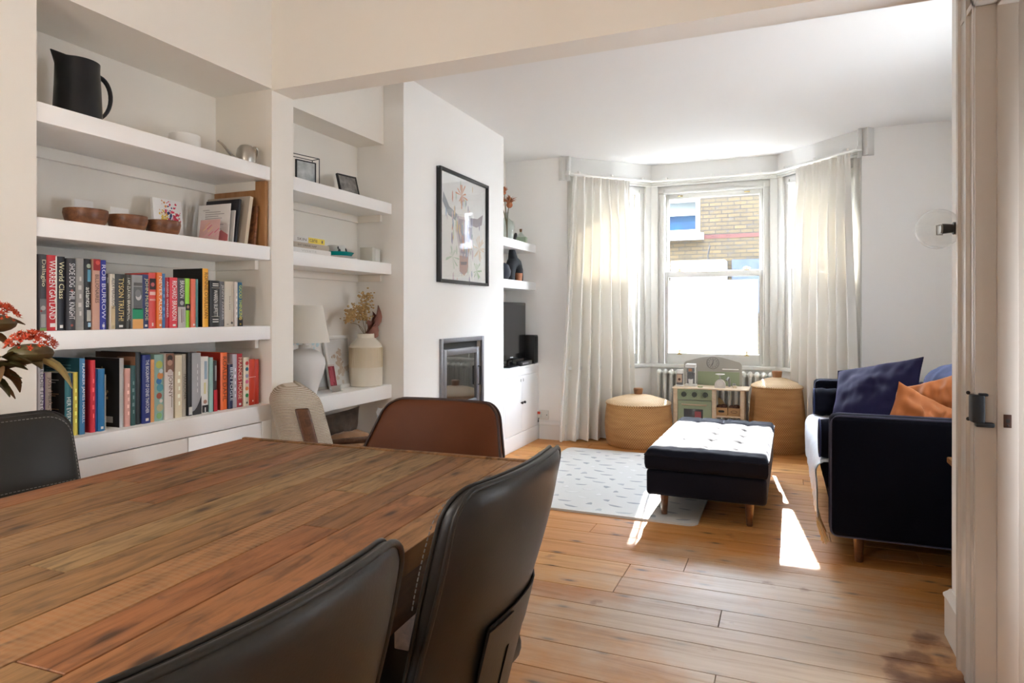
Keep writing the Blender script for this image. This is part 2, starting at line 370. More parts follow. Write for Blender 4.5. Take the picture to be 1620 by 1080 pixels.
THROW = mat('white_throw', (.72, .74, .78), .9, bump=.35, bscale=90, bdist=.006)
WICK = weave('honey_wicker', (.46, .225, .075), (.60, .33, .13), 42, 90)
WICKD = weave('wicker_lid', (.62, .42, .23), (.72, .54, .34), 42, 70)
CORD = mat('cream_cord', (.56, .49, .40), .9, bump=.3, bscale=160, bdist=.003)
SAGE = mat('sage_green', (.30, .35, .22), .5)
GREIGE = mat('warm_grey_board', (.40, .385, .34), .5)
LAMPW = cloth('lamp_linen', (.86, .83, .76), .3)
POTW = mat('white_glaze', (.74, .72, .68), .28)
CREAMPOT = mat('cream_stoneware', (.72, .66, .55), .6, bump=.15, bscale=90)
TURQ = mat('turquoise_glaze', (.0, .30, .29), .25)
SCREEN = mat('tv_screen', (.012, .012, .013), .12)

# ------------------------------------------------------------------ room shell
XL, XB = -2.168, -2.51          # face of piers and chimney, back of the alcoves
YW = 5.92                       # window wall
HC = 2.67
def board_floor(x0, x1, y0, y1, z, wmin, wmax, lmin, lmax, axis, seed, th=.02, gap=.003, bev=.0012, fixed=None):
    """real boards with joints; returns a builder and per-board random colours"""
    R = random.Random(seed); mb = MB(); cols = []
    a = y0 if axis == 0 else x0; aend = y1 if axis == 0 else x1; row = 0
    while a < aend - 1e-4:
        w = fixed[row % len(fixed)] if fixed else R.uniform(wmin, wmax)
        b = min(a + w, aend)
        if aend - b < wmin * .5: b = aend
        s0, s1 = (x0, x1) if axis == 0 else (y0, y1); p = s0 - R.uniform(0, lmax * .8)
        while p < s1:
            q = p + R.uniform(lmin, lmax); lo, hi = max(p, s0), min(q, s1)
            if s1 - hi < lmin * .25: hi = s1; q = s1
            if hi - lo > .04:
                n0 = len(mb.f)
                if axis == 0: mb.box(lo + gap / 2, a + gap / 2, z - th, hi - gap / 2, b - gap / 2, z, bev, 1)
                else: mb.box(a + gap / 2, lo + gap / 2, z - th, b - gap / 2, hi - gap / 2, z, bev, 1)
                cols += [(R.random(), R.random(), R.random() if row % 2 else R.random() * .3, 1)] * (len(mb.f) - n0)
            p = q
        a = b; row += 1
    return mb, cols
def paint_boards(ob, cols):
    me = ob.data; at = me.color_attributes.new('board', 'FLOAT_COLOR', 'CORNER')
    buf = []
    for p, c in zip(me.polygons, cols): buf += list(c) * p.loop_total
    at.data.foreach_set('color', buf)
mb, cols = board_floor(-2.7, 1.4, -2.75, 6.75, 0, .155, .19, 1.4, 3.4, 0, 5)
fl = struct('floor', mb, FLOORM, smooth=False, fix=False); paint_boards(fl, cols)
struct('floor_base', MB().box(-2.8, -2.8, -.1, 1.5, 6.8, -.021), DARKGAP)
struct('ceiling', MB().box(-2.8, -2.8, HC, 1.5, 6.8, HC + .12), CEIL)
struct('wall_left', MB().box(-2.7, -2.8, 0, XB, 6.1, HC), WALL)
mb = MB(); mb.box(XB, -2.8, 0, XL, 1.337, HC); mb.box(XB, 1.337, 2.2265, XL, 2.363, HC); struct('wall_bookcase_side', mb, WALL, sharp=10)
mb = MB(); mb.box(XB, 2.363, 0, XL, 2.506, HC); mb.box(XB, 2.506, 2.252, -2.313, 3.493, HC); struct('wall_pier', mb, WALL, sharp=10)
mb = MB()
for a in ((3.493, 0, 3.97, HC), (4.615, 0, 5.057, HC), (3.97, 1.005, 4.615, HC), (3.97, 0, 4.615, .46)): mb.box(XB, a[0], a[1], XL, a[2], a[3])
mb.box(XB, 3.97, .46, -2.49, 4.615, 1.005)
struct('wall_chimney', mb, LIVING, sharp=10)
struct('trim_beam', MB().box(XL, 2.363, 2.22, .70, 2.506, HC), WALL)
mb = MB(); mb.box(-2.7, YW, 0, -1.885, 6.15, HC); struct('wall_front', mb, LIVING)
mb = MB(); mb.box(.575, YW, 0, 1.4, 6.15, HC); struct('wall_front', mb, LIVING)
mb = MB(); mb.box(1.25, 2.87, 0, 1.4, 3.05, HC); mb.box(1.25, 4.25, 0, 1.4, YW, HC); mb.box(1.25, 3.05, 0, 1.4, 4.25, 1.2); mb.box(1.25, 3.05, 2.2, 1.4, 4.25, HC)
struct('wall_right', mb, LIVING)
# unseen tinted window added in the right-hand wall to brighten the front room
mb = MB(); mb.frame(3.05, 1.2, 4.25, 2.2, .05, -1.38, -1.29, .004); mb.box(3.63, -1.37, 1.2, 3.67, -1.30, 2.2, .003); mb.tr(0, Matrix.Rotation(pi / 2, 4, 'Z')); w5 = struct('window_5', mb, SASH)
link('pane', MB().box(1.335, 3.06, 1.21, 1.339, 4.24, 2.19).mesh('pane', glassmat('fill_window_glass', tint=(.40, .395, .385))), w5)
mb = MB(); mb.box(.575, 2.445, 0, .70, 2.87, HC); mb.box(.575, 1.45, 2.16, .70, 2.445, HC); mb.box(.575, -2.8, 0, .70, 1.45, HC); mb.box(.70, 2.78, 0, 1.4, 2.87, HC)
struct('wall_doorway', mb, LIVING, sharp=10)
mb = MB(); mb.box(1.3, -2.8, 0, 1.4, 2.16, HC); mb.box(1.3, 2.42, 0, 1.4, 2.78, HC); mb.box(1.3, 2.16, 0, 1.4, 2.42, .3); mb.box(1.3, 2.16, 1.7, 1.4, 2.42, HC)
struct('wall_hall', mb, WALL)
mb = MB(); mb.frame(2.16, .3, 2.42, 1.7, .015, -1.38, -1.33, .003); mb.tr(0, Matrix.Rotation(pi / 2, 4, 'Z')); w6 = struct('window_6', mb, SASH)  # unseen hall window added to throw fill light into the alcoves
link('pane', MB().box(1.35, 2.17, .31, 1.354, 2.41, 1.69).mesh('pane', glassmat('hall_fill_glass', tint=(.6, .6, .6))), w6)
# rear of the dining room: a small low window added, unseen, as fill light
mb = MB(); mb.box(-2.51, -2.8, 0, -2.1, -2.65, HC); mb.box(-1.6, -2.8, 0, 1.3, -2.65, HC); mb.box(-2.1, -2.8, 0, -1.6, -2.65, .2); mb.box(-2.1, -2.8, .9, -1.6, -2.65, HC)
struct('wall_back', mb, WALL)
mb = MB(); mb.frame(-2.1, .2, -1.6, .9, .04, -2.77, -2.7, .004)
struct('window_4', mb, SASH)
# skirting
def skirting(pts, h=.165, t=.02):
    """profiled board along a plan polyline, t thick to its right-hand side"""
    mb = MB()
    prof = [(0, 0), (t, 0), (t, h * .8), (t + .004, h * .82), (t + .004, h * .87), (t * .55, h * .95), (t * .3, h), (0, h)]
    P = [Vector((*p, 0)) for p in pts]; rings = []
    for i, p in enumerate(P):
        d0 = (P[i] - P[i - 1]).normalized() if i else (P[1] - P[0]).normalized(); d1 = (P[i + 1] - P[i]).normalized() if i < len(P) - 1 else d0
        n0 = Vector((d0.y, -d0.x, 0)); n1 = Vector((d1.y, -d1.x, 0)); n = (n0 + n1).normalized(); n /= max(.3, n.dot(n1))
        rings.append([p + n * a + Vector((0, 0, b)) for a, b in prof])
    k = len(prof); vs = [q for r in rings for q in r]; fs = []
    for i in range(len(P) - 1):
        for j in range(k): fs.append((i * k + j, i * k + (j + 1) % k, (i + 1) * k + (j + 1) % k, (i + 1) * k + j))
    fs += [tuple(range(k)), tuple((len(P) - 1) * k + j for j in range(k))]
    return mb.add(vs, fs)
struct('baseboard_right', skirting([(1.25, 2.87), (.575, 2.87), (.575, 2.642)], .178), TRIM)
struct('baseboard_front', skirting([(-2.16, YW), (-1.885, YW)]), TRIM)
struct('baseboard_front', skirting([(.575, YW), (1.25, YW)]), TRIM)
struct('baseboard_chimney', skirting([(XL, 3.493), (XL, 5.03)], .165), TRIM)

# ------------------------------------------------------------------ bay window
BAY = [(-1.885, 5.92), (-1.225, 6.59), (-.05, 6.59), (.575, 5.92)]
def sash_window(name, p, q, seed):
    w = math.hypot(q[0] - p[0], q[1] - p[1]); ang = atan2(q[1] - p[1], q[0] - p[0])
    kw = dict(loc=(p[0], p[1], 0), rot=(0, 0, ang))
    mb = MB(); mb.box(-.02, 0, 0, w + .02, .18, .665); struct('wall_bay', mb, LIVING, **kw)
    mb = MB(); mb.box(-.06, -.005, 2.452, w + .06, .18, HC); struct('wall_bay_head', mb, BAYP, **kw)
    # frame: sill board, posts, pulley stiles, head and mouldings
    fr = MB(); fr.box(-.02, -.045, .665, w + .02, .2, .70, .006)
    for x0, x1 in ((0, .07), (w - .07, w)): fr.box(x0, -.012, .70, x1, .17, 2.46, .004)
    for x0, x1 in ((.07, .118), (w - .118, w - .07)): fr.box(x0, .012, .70, x1, .17, 2.384, .003)
    for x0, x1 in ((.118, .132), (w - .132, w - .118)): fr.box(x0, 0.0, .70, x1, .025, 2.42, .003)
    fr.box(.07, .012, 2.385, w - .07, .17, 2.46, .003); fr.box(.118, 0, 2.375, w - .118, .025, 2.395, .003)
    for k, (a, b, c) in enumerate(((-.016, 2.452, 2.475), (-.026, 2.475, 2.49), (-.038, 2.49, 2.512))): fr.box(-.01 - k * .004, a, b, w + .01 + k * .004, .02, c, .004)
    F = struct(name, fr, SASH, **kw)
    m = MB()
    for x in (.1305, w - .1395): m.box(x, .082, 1.612, x + .009, .0856, 2.383); m.box(x + .001, .032, .72, x + .0055, .0356, 1.606)
    link('sash_channel', m.mesh('sash_channel', flat((.22, .2, .17))), F)
    g0, g1 = .165, w - .165; s0, s1 = .13, w - .13
    def sash(nm, z0, z1, zb, zt, y0, y1):
        m = MB()
        m.box(s0, y0, z0, g0, y1, z1, .004); m.box(g1, y0, z0, s1, y1, z1, .004)
        m.box(g0, y0, z0, g1, y1, zb, .004); m.box(g0, y0, zt, g1, y1, z1, .004)
        o = link(nm, m.mesh(nm, SASH), F); return o
    up = sash('upper_sash', 1.565, 2.385, 1.61, 2.335, .085, .125)
    lw = sash('lower_sash', .70, 1.61, .805, 1.553, .035, .075)
    link('pane', MB().box(g0 - .005, .103, 1.6, g1 + .005, .107, 2.345).mesh('pane', GLASS), up)
    link('pane', MB().box(g0 - .005, .053, .795, g1 + .005, .057, 1.563).mesh('pane', GLASS), lw)
    link('privacy_film', MB().box(g0 + .012, .0505, .813, g1 - .012, .0525, 1.52).mesh('privacy_film', FILM), lw)
    for x in (g0 + .11, g1 - .11) if w > 1 else (w / 2,):
        m = MB(); m.box(x - .025, .082, 2.355, x + .025, .086, 2.368, .001); m.tube([(x - .02, .08, 2.361), (x, .068, 2.358), (x + .02, .08, 2.361)], .005); o = link('sash_lift', m.mesh('sash_lift', BRASS), up); o['label'] = 'brass lift'
        m = MB(); m.box(x - .028, .03, 1.61, x + .028, .06, 1.616, .001); m.cyl((x, .045, 1.61), (x, .045, 1.63), .012); m.tube([(x - .03, .045, 1.63), (x, .045, 1.636), (x + .03, .04, 1.628)], .005); o = link('sash_catch', m.mesh('sash_catch', BRASS), lw); o['label'] = 'brass catch'
        m = MB(); m.box(x - .022, .026, .79, x + .022, .035, .80, .002); m.cyl((x, .03, .795), (x, .03, .825), .006); m.ball((x, .03, .828), .009); m.box(x - .012, .018, .80, x + .012, .036, .808, .002); o = link('sash_stop', m.mesh('sash_stop', BRASS), lw); o['label'] = 'brass stop'
    return F
for i, (p, q) in enumerate(zip(BAY, BAY[1:])): sash_window('window_%d' % (i + 1), p, q, i)
# corner fillers so the bay is light-tight at its posts
mb = MB()
for (x, y) in BAY[1:3]: mb.prism([(x + .02 * cos(a * pi / 6), y + .09 + .085 * sin(a * pi / 6)) if False else (x + .05 * cos(a * pi / 6), y + .1 + .085 * sin(a * pi / 6)) for a in range(12)], 0, HC)
struct('trim_bay_posts', mb, SASH)

# ------------------------------------------------------------------ doorway on the right
prof = [(2.642, .575), (2.642, .541), (2.618, .541), (2.612, .549), (2.565, .551), (2.556, .545), (2.532, .545), (2.526, .556), (2.472, .556), (2.466, .547), (2.447, .547), (2.447, .575)]
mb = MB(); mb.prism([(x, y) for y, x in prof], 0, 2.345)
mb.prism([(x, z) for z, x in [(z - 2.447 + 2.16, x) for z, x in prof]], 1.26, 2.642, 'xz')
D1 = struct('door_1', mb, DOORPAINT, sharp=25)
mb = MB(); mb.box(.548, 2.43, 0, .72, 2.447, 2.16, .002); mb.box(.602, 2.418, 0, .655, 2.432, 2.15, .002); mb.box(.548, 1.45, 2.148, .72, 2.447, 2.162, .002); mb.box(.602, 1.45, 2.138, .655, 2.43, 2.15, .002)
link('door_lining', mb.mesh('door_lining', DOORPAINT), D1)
mb = MB(); mb.box(.535, 2.408, .862, .570, 2.455, .948, .006); mb.box(.545, 2.408, .850, .594, 2.432, .864, .004); mb.box(.555, 2.410, .945, .578, 2.432, .953, .003); mb.ball((.535, 2.455, .95), .006); mb.ball((.535, 2.455, .868), .006)
o = link('latch_keep', mb.mesh('latch_keep', IRON), D1); o['label'] = 'black iron rim latch keep'
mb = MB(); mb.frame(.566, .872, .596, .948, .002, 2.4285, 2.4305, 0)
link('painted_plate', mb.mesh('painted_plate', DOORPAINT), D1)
mb = MB(); mb.box(.617, 2.414, .852, .637, 2.4185, .892, .001); o = link('strike_plate', mb.mesh('strike_plate', mat('rusty_plate', (.07, .03, .018), .5, metal=.5)), D1); o['label'] = 'brown metal strike plate'
mb = MB(); mb.box(.622, 2.412, .868, .632, 2.4142, .878); mb.ball((.627, 2.4135, .859), .003); s_ = link('plate_hole', mb.mesh('plate_hole', DARKGAP), o)
# ------------------------------------------------------------------ outside
BRICK, nt, out = newmat('london_stock_brick')
p = N(nt, 'ShaderNodeBsdfPrincipled', i_Roughness=.85); co = coords(nt, (1, 1, 1), rot=(pi / 2, 0, 0))
br = N(nt, 'ShaderNodeTexBrick', i_Scale=1.0); nt.links.new(co, br.inputs['Vector'])
br.inputs['Brick Width'].default_value = .225; br.inputs['Row Height'].default_value = .075; br.inputs['Mortar Size'].default_value = .008
br.inputs['Color1'].default_value = C4((.062, .043, .0155)); br.inputs['Color2'].default_value = C4((.044, .031, .0125)); br.inputs['Mortar'].default_value = C4((.011, .0095, .0075))
n = N(nt, 'ShaderNodeTexNoise', i_Scale=2.5, i_Detail=8.0, i_Roughness=.7); nt.links.new(co, n.inputs['Vector'])
mp3 = N(nt, 'ShaderNodeMapping'); mp3.inputs['Scale'].default_value = (4.4, 13.3, 1); nt.links.new(co, mp3.inputs[0])
vo = N(nt, 'ShaderNodeTexNoise', i_Scale=1.3, i_Detail=1.0); nt.links.new(mp3.outputs[0], vo.inputs['Vector'])
c = mixc(nt, .8, br.outputs[0], ramp(nt, n.outputs[0], [(.3, (.72, .72, .75)), (.6, (1.1, 1.08, 1))]), 'MULTIPLY')
c = mixc(nt, ramp(nt, vo.outputs[0], [(.64, (0, 0, 0)), (.7, (.5, .5, .5))]), c, (.035, .035, .037))
nt.links.new(c, p.inputs['Base Color']); nt.links.new(bumpn(nt, br.outputs['Fac'], -.4, .01), p.inputs['Normal']); nt.links.new(p.outputs[0], out.inputs[0])
YF = 13.0
H = thing('terraced_house', 'yellow brick terraced house across the street, seen through the bay window', 'house', (-1.2, YF, -.3))
mb = MB()
def hole_wall(mb, x0, x1, z0, z1, holes):
    xs = sorted({x0, x1} | {h[0] for h in holes} | {h[2] for h in holes}); zs = sorted({z0, z1} | {h[1] for h in holes} | {h[3] for h in holes})
    for a, b in zip(xs, xs[1:]):
        for c, d in zip(zs, zs[1:]):
            mx, mz = (a + b) / 2, (c + d) / 2
            if not any(h[0] < mx < h[2] and h[1] < mz < h[3] for h in holes): mb.box(a, YF, c, b, YF + .3, d)
HW = [(-3.1, 2.72, -1.48, 3.42), (.9, 2.72, 2.2, 3.42), (-7.3, 2.72, -6.0, 3.42)]
hole_wall(mb, -9, 7, -.3, 5.2, HW)
part('brick_wall', mb, BRICK, H, world=True, smooth=False)
mb = MB(); mb.box(-1.40, YF - .004, 2.615, 0.5, YF + .01, 2.69); part('brick_band', mb, mat('red_brick', (.07, .02, .014), .85, bump=.5, bscale=30, var=.4, vscale=9), H, world=True)
HWIN = mat('house_white', (.3, .3, .3), .6); PANEB = mat('blue_pane_reflection', (.002, .022, .06), .35, var=.6, vscale=3.5, vcol=(.004, .04, .085))  # the pane blue is a sky reflection painted into the colour
for (x0, z0, x1, z1) in HW:
    m = MB(); m.frame(x0, z0, x1, z1, .085, YF - .01, YF + .12, .01); m.box(x0 - .1, YF - .1, z0 - .12, x1 + .07, YF + .05, z0 + .01, .01); m.box(x0 + .085, YF, 3.08, x1 - .085, YF + .08, 3.10, .002)
    f = part('window_frame', m, HWIN, H, world=True)
    m = MB(); m.box(x0 + .07, YF + .06, z0 + .07, x1 - .07, YF + .09, 3.09); m.tr(0, Matrix.Translation(H.location).inverted()); q = link('pane', m.mesh('pane', PANEB), f); q['label'] = 'blue window pane'
    m = MB(); m.box(x0 + .07, YF + .06, 3.09, x1 - .07, YF + .09, z1 - .07); m.tr(0, Matrix.Translation(H.location).inverted()); q = link('blind', m.mesh('blind', mat('pale_blind', (.09, .11, .11), .6)), f)
mb = MB(); mb.box(-1.95, YF - .55, -.3, -.98, YF, 2.17, .02); part('bay_front', mb, HWIN, H, world=True)
mb = MB(); mb.box(-.9, YF - .05, 1.2, -.05, YF + .02, 2.2); part('shop_sign', mb, mat('slate_blue_panel', (.016, .03, .055), .5, var=.6, vscale=9, vcol=(.04, .055, .085)), H, world=True, label='slate blue panel')
mb = MB(); mb.tube([(-1.32, YF - .08, 2.1), (-1.33, YF - .08, 2.3), (-1.29, YF - .07, 2.48)], .012); part('cable', mb, BLACK, H, world=True)
m = MB(); m.box(-16, 6.12, HC + .12, 14, 6.3, 12); m.box(-16, 6.12, -.3, -2.7, 6.3, HC + .12); m.box(1.4, 6.12, -.3, 14, 6.3, HC + .12); m.box(-2.0, 6.3, HC + .05, .7, 7.0, HC + .25); struct('wall_exterior', m, mat('dark_brick', (.05, .045, .04), .9), smooth=False)  # house front, heightened and darkened to cut skylight on the house opposite
struct('street', MB().box(-16, 6.9, -.4, 14, YF + 6, -.3), mat('tarmac', (.06, .06, .06), .9))
struct('garden', MB().box(-10, -14, -.3, 10, -2.8, -.05), mat('patio', (.35, .33, .3), .9))
# ------------------------------------------------------------------ books data: y0, y1, height, spine colour, title, title colour, depth, style, label
UPPER_BOOKS = [
(1.367, 1.393, 0.247, (0.06, 0.06, 0.07), 'Dallaglio', (0.9, 0.85, 0.6), 0.16, 'photo', 'dark grey rugby hardback with cream title, leftmost on the upper book shelf'),
(1.3936, 1.427, 0.247, (0.62, 0.02, 0.03), 'WARREN GATLAND', (0.95, 0.93, 0.9), 0.16, 'bar', 'tall red hardback with big white capitals beside the leftmost book'),
(1.428, 1.456, 0.245, (0.012, 0.013, 0.02), 'World Class', (0.85, 0.8, 0.5), 0.16, 'foot', 'black hardback with pale yellow title right of the tall red one'),
(1.457, 1.488, 0.241, (0.035, 0.035, 0.042), 'SHOE DOG   PHIL KNIGHT', (0.8, 0.8, 0.8), 0.16, 'dot', 'charcoal hardback with SHOE DOG lettering on the upper book shelf'),
(1.489, 1.518, 0.245, (0.32, 0.31, 0.29), '', (0.75, 0.75, 0.72), 0.16, 'bars', 'silver grey hardback with faint pale lettering on the upper book shelf'),
(1.5186, 1.545, 0.244, (0.01, 0.011, 0.013), 'atlantis', (0.9, 0.9, 0.85), 0.16, 'sticker', 'black hardback with white lower-case title and a blue spine picture'),
(1.546, 1.573, 0.245, (0.62, 0.36, 0.27), 'BILLIONAIRES', (0.08, 0.06, 0.05), 0.16, 'redtop', 'salmon pink hardback with a red top, left of the royal blue one'),
(1.5736, 1.598, 0.244, (0.03, 0.04, 0.35), 'ROB BURROW', (0.75, 0.78, 0.95), 0.16, 'foot', 'royal blue hardback with pale capitals on the upper book shelf'),
(1.599, 1.608, 0.197, (0.03, 0.03, 0.04), 'RISE', (0.85, 0.85, 0.85), 0.13, '', 'thin dark paperback marked RISE right of the royal blue hardback'),
(1.61, 1.629, 0.197, (0.75, 0.7, 0.6), 'ALEX FERGUSON', (0.05, 0.05, 0.05), 0.13, 'creamfoot', 'white and cream paperback with black capitals, left of the gold lettered book'),
(1.631, 1.672, 0.198, (0.018, 0.017, 0.014), 'TYSON TRUTH!', (0.8, 0.62, 0.25), 0.13, 'foot', 'black paperback with large gold capitals'),
(1.674, 1.694, 0.199, (0.05, 0.05, 0.04), 'I AM ZLATAN IBRAHIMOVIC', (0.85, 0.85, 0.75), 0.13, '', 'dark grey paperback with slanted pale lettering beside the gold lettered book'),
(1.695, 1.738, 0.198, (0.3, 0.31, 0.32), '', (0.8, 0.8, 0.8), 0.13, 'flag', "grey paperback with a man's photo above green and orange blocks"),
(1.739, 1.766, 0.202, (0.015, 0.03, 0.13), 'JOHN McENROE', (0.75, 0.7, 0.4), 0.13, 'foot', 'navy paperback left of the coral paperback with a photo square'),
(1.7666, 1.799, 0.21, (0.7, 0.08, 0.07), '', (0.9, 0.85, 0.8), 0.13, 'redphoto', 'coral red paperback with a dark photo square near its top'),
(1.8, 1.822, 0.213, (0.8, 0.22, 0.05), 'NEVER ALONE', (0.95, 0.85, 0.75), 0.13, 'foot', 'bright orange paperback beside the coral one'),
(1.823, 1.838, 0.21, (0.05, 0.17, 0.4), '', (0.8, 0.85, 0.9), 0.13, 'bars', 'slim sky blue paperback right of the bright orange one'),
(1.84, 1.854, 0.195, (0.5, 0.04, 0.06), 'ARSENE WENGER', (0.9, 0.85, 0.85), 0.13, '', 'slim crimson paperback left of the RICHARD BRANSON one'),
(1.855, 1.891, 0.197, (0.7, 0.04, 0.06), 'RICHARD BRANSON', (0.95, 0.93, 0.92), 0.13, 'foot', 'scarlet paperback with RICHARD BRANSON lettering'),
(1.892, 1.929, 0.196, (0.05, 0.05, 0.06), 'BRANSON', (0.9, 0.9, 0.9), 0.13, 'greyfoot', 'charcoal paperback with a pale grey lower half left of the lime one'),
(1.93, 1.954, 0.197, (0.33, 0.72, 0.06), '', (0, 0, 0), 0.13, 'face', 'lime green paperback with a small face on its spine'),
(1.955, 1.978, 0.196, (0.72, 0.16, 0.1), '', (0.9, 0.8, 0.7), 0.13, 'foot', 'coral paperback with cream edges right of the lime green one'),
(1.979, 1.993, 0.196, (0.07, 0.24, 0.24), '', (0.8, 0.8, 0.8), 0.13, '', 'slim teal paperback behind the coral one near the tall black hardback'),
(2.017, 2.047, 0.242, (0.85, 0.42, 0.04), "RONNIE O'SULLIVAN", (0.12, 0.06, 0.02), 0.17, 'blackcover', 'tall black hardback with an amber yellow spine'),
(2.05, 2.101, 0.194, (0.014, 0.013, 0.012), 'WARREN BUFFETT', (0.8, 0.78, 0.72), 0.135, 'bands', 'thick black paperback with cream serif title right of the amber spine'),
(2.102, 2.127, 0.192, (0.1, 0.095, 0.1), 'JENNY PARKER', (0.65, 0.63, 0.62), 0.13, '', 'dark grey paperback left of the beige Steve Jobs book'),
(2.131, 2.182, 0.194, (0.62, 0.56, 0.46), 'Steve Jobs', (0.1, 0.08, 0.06), 0.135, 'beige', 'thick beige paperback with a small black title'),
(2.183, 2.2, 0.194, (0.58, 0.53, 0.5), '', (0.3, 0.3, 0.3), 0.13, 'bars', 'slim pale taupe paperback between the beige and teal blue ones'),
(2.201, 2.229, 0.193, (0.02, 0.12, 0.22), 'GOOD THINKING', (0.7, 0.75, 0.1), 0.13, 'facefoot', 'teal blue paperback with yellow lettering, rightmost on the upper book shelf'),
]
LOWER_BOOKS = [
(1.373, 1.39, 0.272, (0.72, 0.68, 0.7), 'FREDDIE FLINTOFF', (0.05, 0.05, 0.08), 0.15, '', 'white hardback with thin black capitals, leftmost on the lower book row'),
(1.391, 1.397, 0.22, (0.1, 0.05, 0.2), '', (0.8, 0.8, 0.8), 0.12, '', 'slim purple paperback beside the white leftmost book on the lower row'),
(1.398, 1.419, 0.221, (0.5, 0.4, 0.34), 'JUST MERCY', (0.1, 0.08, 0.07), 0.12, '', 'dusty beige paperback marked JUST MERCY'),
(1.457, 1.48, 0.214, (0.03, 0.17, 0.2), 'HER EVERY FEAR', (0.85, 0.9, 0.9), 0.13, 'blackcover2', 'black paperback with a teal spine left of the yellow book'),
(1.4806, 1.487, 0.212, (0.01, 0.03, 0.1), '', (0.8, 0.8, 0.8), 0.12, '', 'slim navy paperback left of the yellow book'),
(1.488, 1.507, 0.214, (0.75, 0.62, 0.1), '', (0.6, 0.5, 0.1), 0.125, 'bars', 'lemon yellow paperback on the lower book row'),
(1.5076, 1.527, 0.26, (0.05, 0.22, 0.45), 'FLANKER JAMES HASKELL', (0.9, 0.93, 0.95), 0.19, 'tealcover', 'tall teal hardback with a bright blue spine right of the yellow book'),
(1.548, 1.566, 0.251, (0.65, 0.03, 0.05), '', (0.95, 0.75, 0.7), 0.16, 'bars', 'tall crimson hardback on the lower row beside the teal one'),
(1.567, 1.572, 0.221, (0.03, 0.1, 0.4), '', (1, 1, 1), 0.12, '', 'very thin blue paperback right of the tall crimson hardback'),
(1.573, 1.598, 0.219, (0.01, 0.17, 0.4), '', (0.02, 0.1, 0.25), 0.12, 'foot', 'cerulean blue paperback left of the big black picture book'),
(1.599, 1.604, 0.197, (0.45, 0.4, 0.33), '', (1, 1, 1), 0.12, '', 'thin beige booklet right of the cerulean blue paperback'),
(1.658, 1.675, 0.251, (0.5, 0.5, 0.5), '', (0.1, 0.1, 0.1), 0.19, 'flowercover', 'large black picture book with a flower spray on its cover'),
(1.676, 1.697, 0.212, (0.7, 0.38, 0.33), '', (0.9, 0.8, 0.75), 0.13, 'bars', 'pale salmon paperback right of the big black picture book'),
(1.698, 1.72, 0.221, (0.03, 0.1, 0.1), '', (0.6, 0.75, 0.7), 0.14, 'bars', 'bottle green hardback with faint lettering'),
(1.721, 1.744, 0.269, (0.02, 0.03, 0.035), '', (0.5, 0.5, 0.48), 0.22, 'brownback', 'tall black hardback with a brown photographic back cover'),
(1.745, 1.78, 0.257, (0.015, 0.03, 0.2), 'THE BIOGRAPHY OF DENIS THATCHER', (0.9, 0.92, 0.95), 0.16, 'foot', 'thick ink blue hardback with white THATCHER lettering'),
(1.781, 1.799, 0.238, (0.8, 0.4, 0.15), '', (0.9, 0.8, 0.7), 0.13, '', 'pale orange paperback right of the ink blue hardback'),
(1.801, 1.841, 0.255, (0.3, 0.5, 0.45), '', (0.9, 0.9, 0.8), 0.16, 'multi', 'hardback with a swirly yellow, blue and green spine'),
(1.842, 1.881, 0.257, (0.78, 0.72, 0.68), 'JONNY', (0.15, 0.08, 0.05), 0.16, 'portrait', "white hardback with a man's portrait above JONNY"),
(1.891, 1.924, 0.247, (0.75, 0.66, 0.48), '', (0.25, 0.2, 0.12), 0.16, 'bars', 'cream hardback with tan cover and small dark emblems'),
(1.925, 1.946, 0.25, (0.42, 0.38, 0.31), 'MARADONA', (0.1, 0.09, 0.08), 0.15, '', 'khaki grey hardback marked MARADONA'),
(1.948, 1.969, 0.254, (0.012, 0.012, 0.013), '', (0.7, 0.7, 0.7), 0.16, 'footlabel', 'plain black hardback with a white label at its foot'),
(1.97, 2.015, 0.252, (0.36, 0.36, 0.37), '', (0.75, 0.75, 0.76), 0.16, 'curve', 'thick silver hardback with a dark curved foot'),
(2.016, 2.056, 0.234, (0.74, 0.74, 0.7), '', (0.25, 0.4, 0.55), 0.14, 'manfoot', 'white paperback with a tiny man in a suit at its foot'),
(2.057, 2.076, 0.229, (0.28, 0.45, 0.42), '', (0.7, 0.7, 0.7), 0.14, '', 'pale mint green paperback on the lower row'),
(2.078, 2.098, 0.215, (0.02, 0.015, 0.015), '', (0.7, 0.7, 0.7), 0.13, 'redfoot', 'black paperback with a dark red lower half'),
(2.12, 2.157, 0.245, (0.85, 0.16, 0.03), 'ROALD DAHL', (0.15, 0.05, 0.03), 0.18, 'redback', 'vivid orange hardback with dark handwritten lettering'),
(2.158, 2.183, 0.193, (0.015, 0.02, 0.07), 'BEN FOGLE', (0.8, 0.85, 0.9), 0.14, '', 'midnight blue hardback right of the vivid orange one'),
(2.184, 2.208, 0.235, (0.45, 0.42, 0.47), '', (0.25, 0.22, 0.3), 0.15, 'bars', 'lilac grey hardback with fine dark lettering'),
(2.209, 2.243, 0.235, (0.42, 0.02, 0.03), 'FRANCES HOUSE', (0.85, 0.7, 0.5), 0.15, 'foot', 'maroon hardback with gold capitals'),
(2.244, 2.276, 0.217, (0.7, 0.62, 0.48), '', (0, 0, 0), 0.14, 'shapes', 'cream paperback with coloured paper cut shapes down its spine'),
(2.277, 2.316, 0.207, (0.6, 0.05, 0.02), '', (0.9, 0.6, 0.5), 0.14, 'line', 'vermilion red book crossed by a thin pale line'),
(2.318, 2.343, 0.204, (0.55, 0.04, 0.02), '', (0.85, 0.8, 0.7), 0.14, '', 'slim red book, rightmost on the lower book row'),
]
EXTRA = ['SKIN', 'care', 'EAT DRINK NAP', 'WHITE']
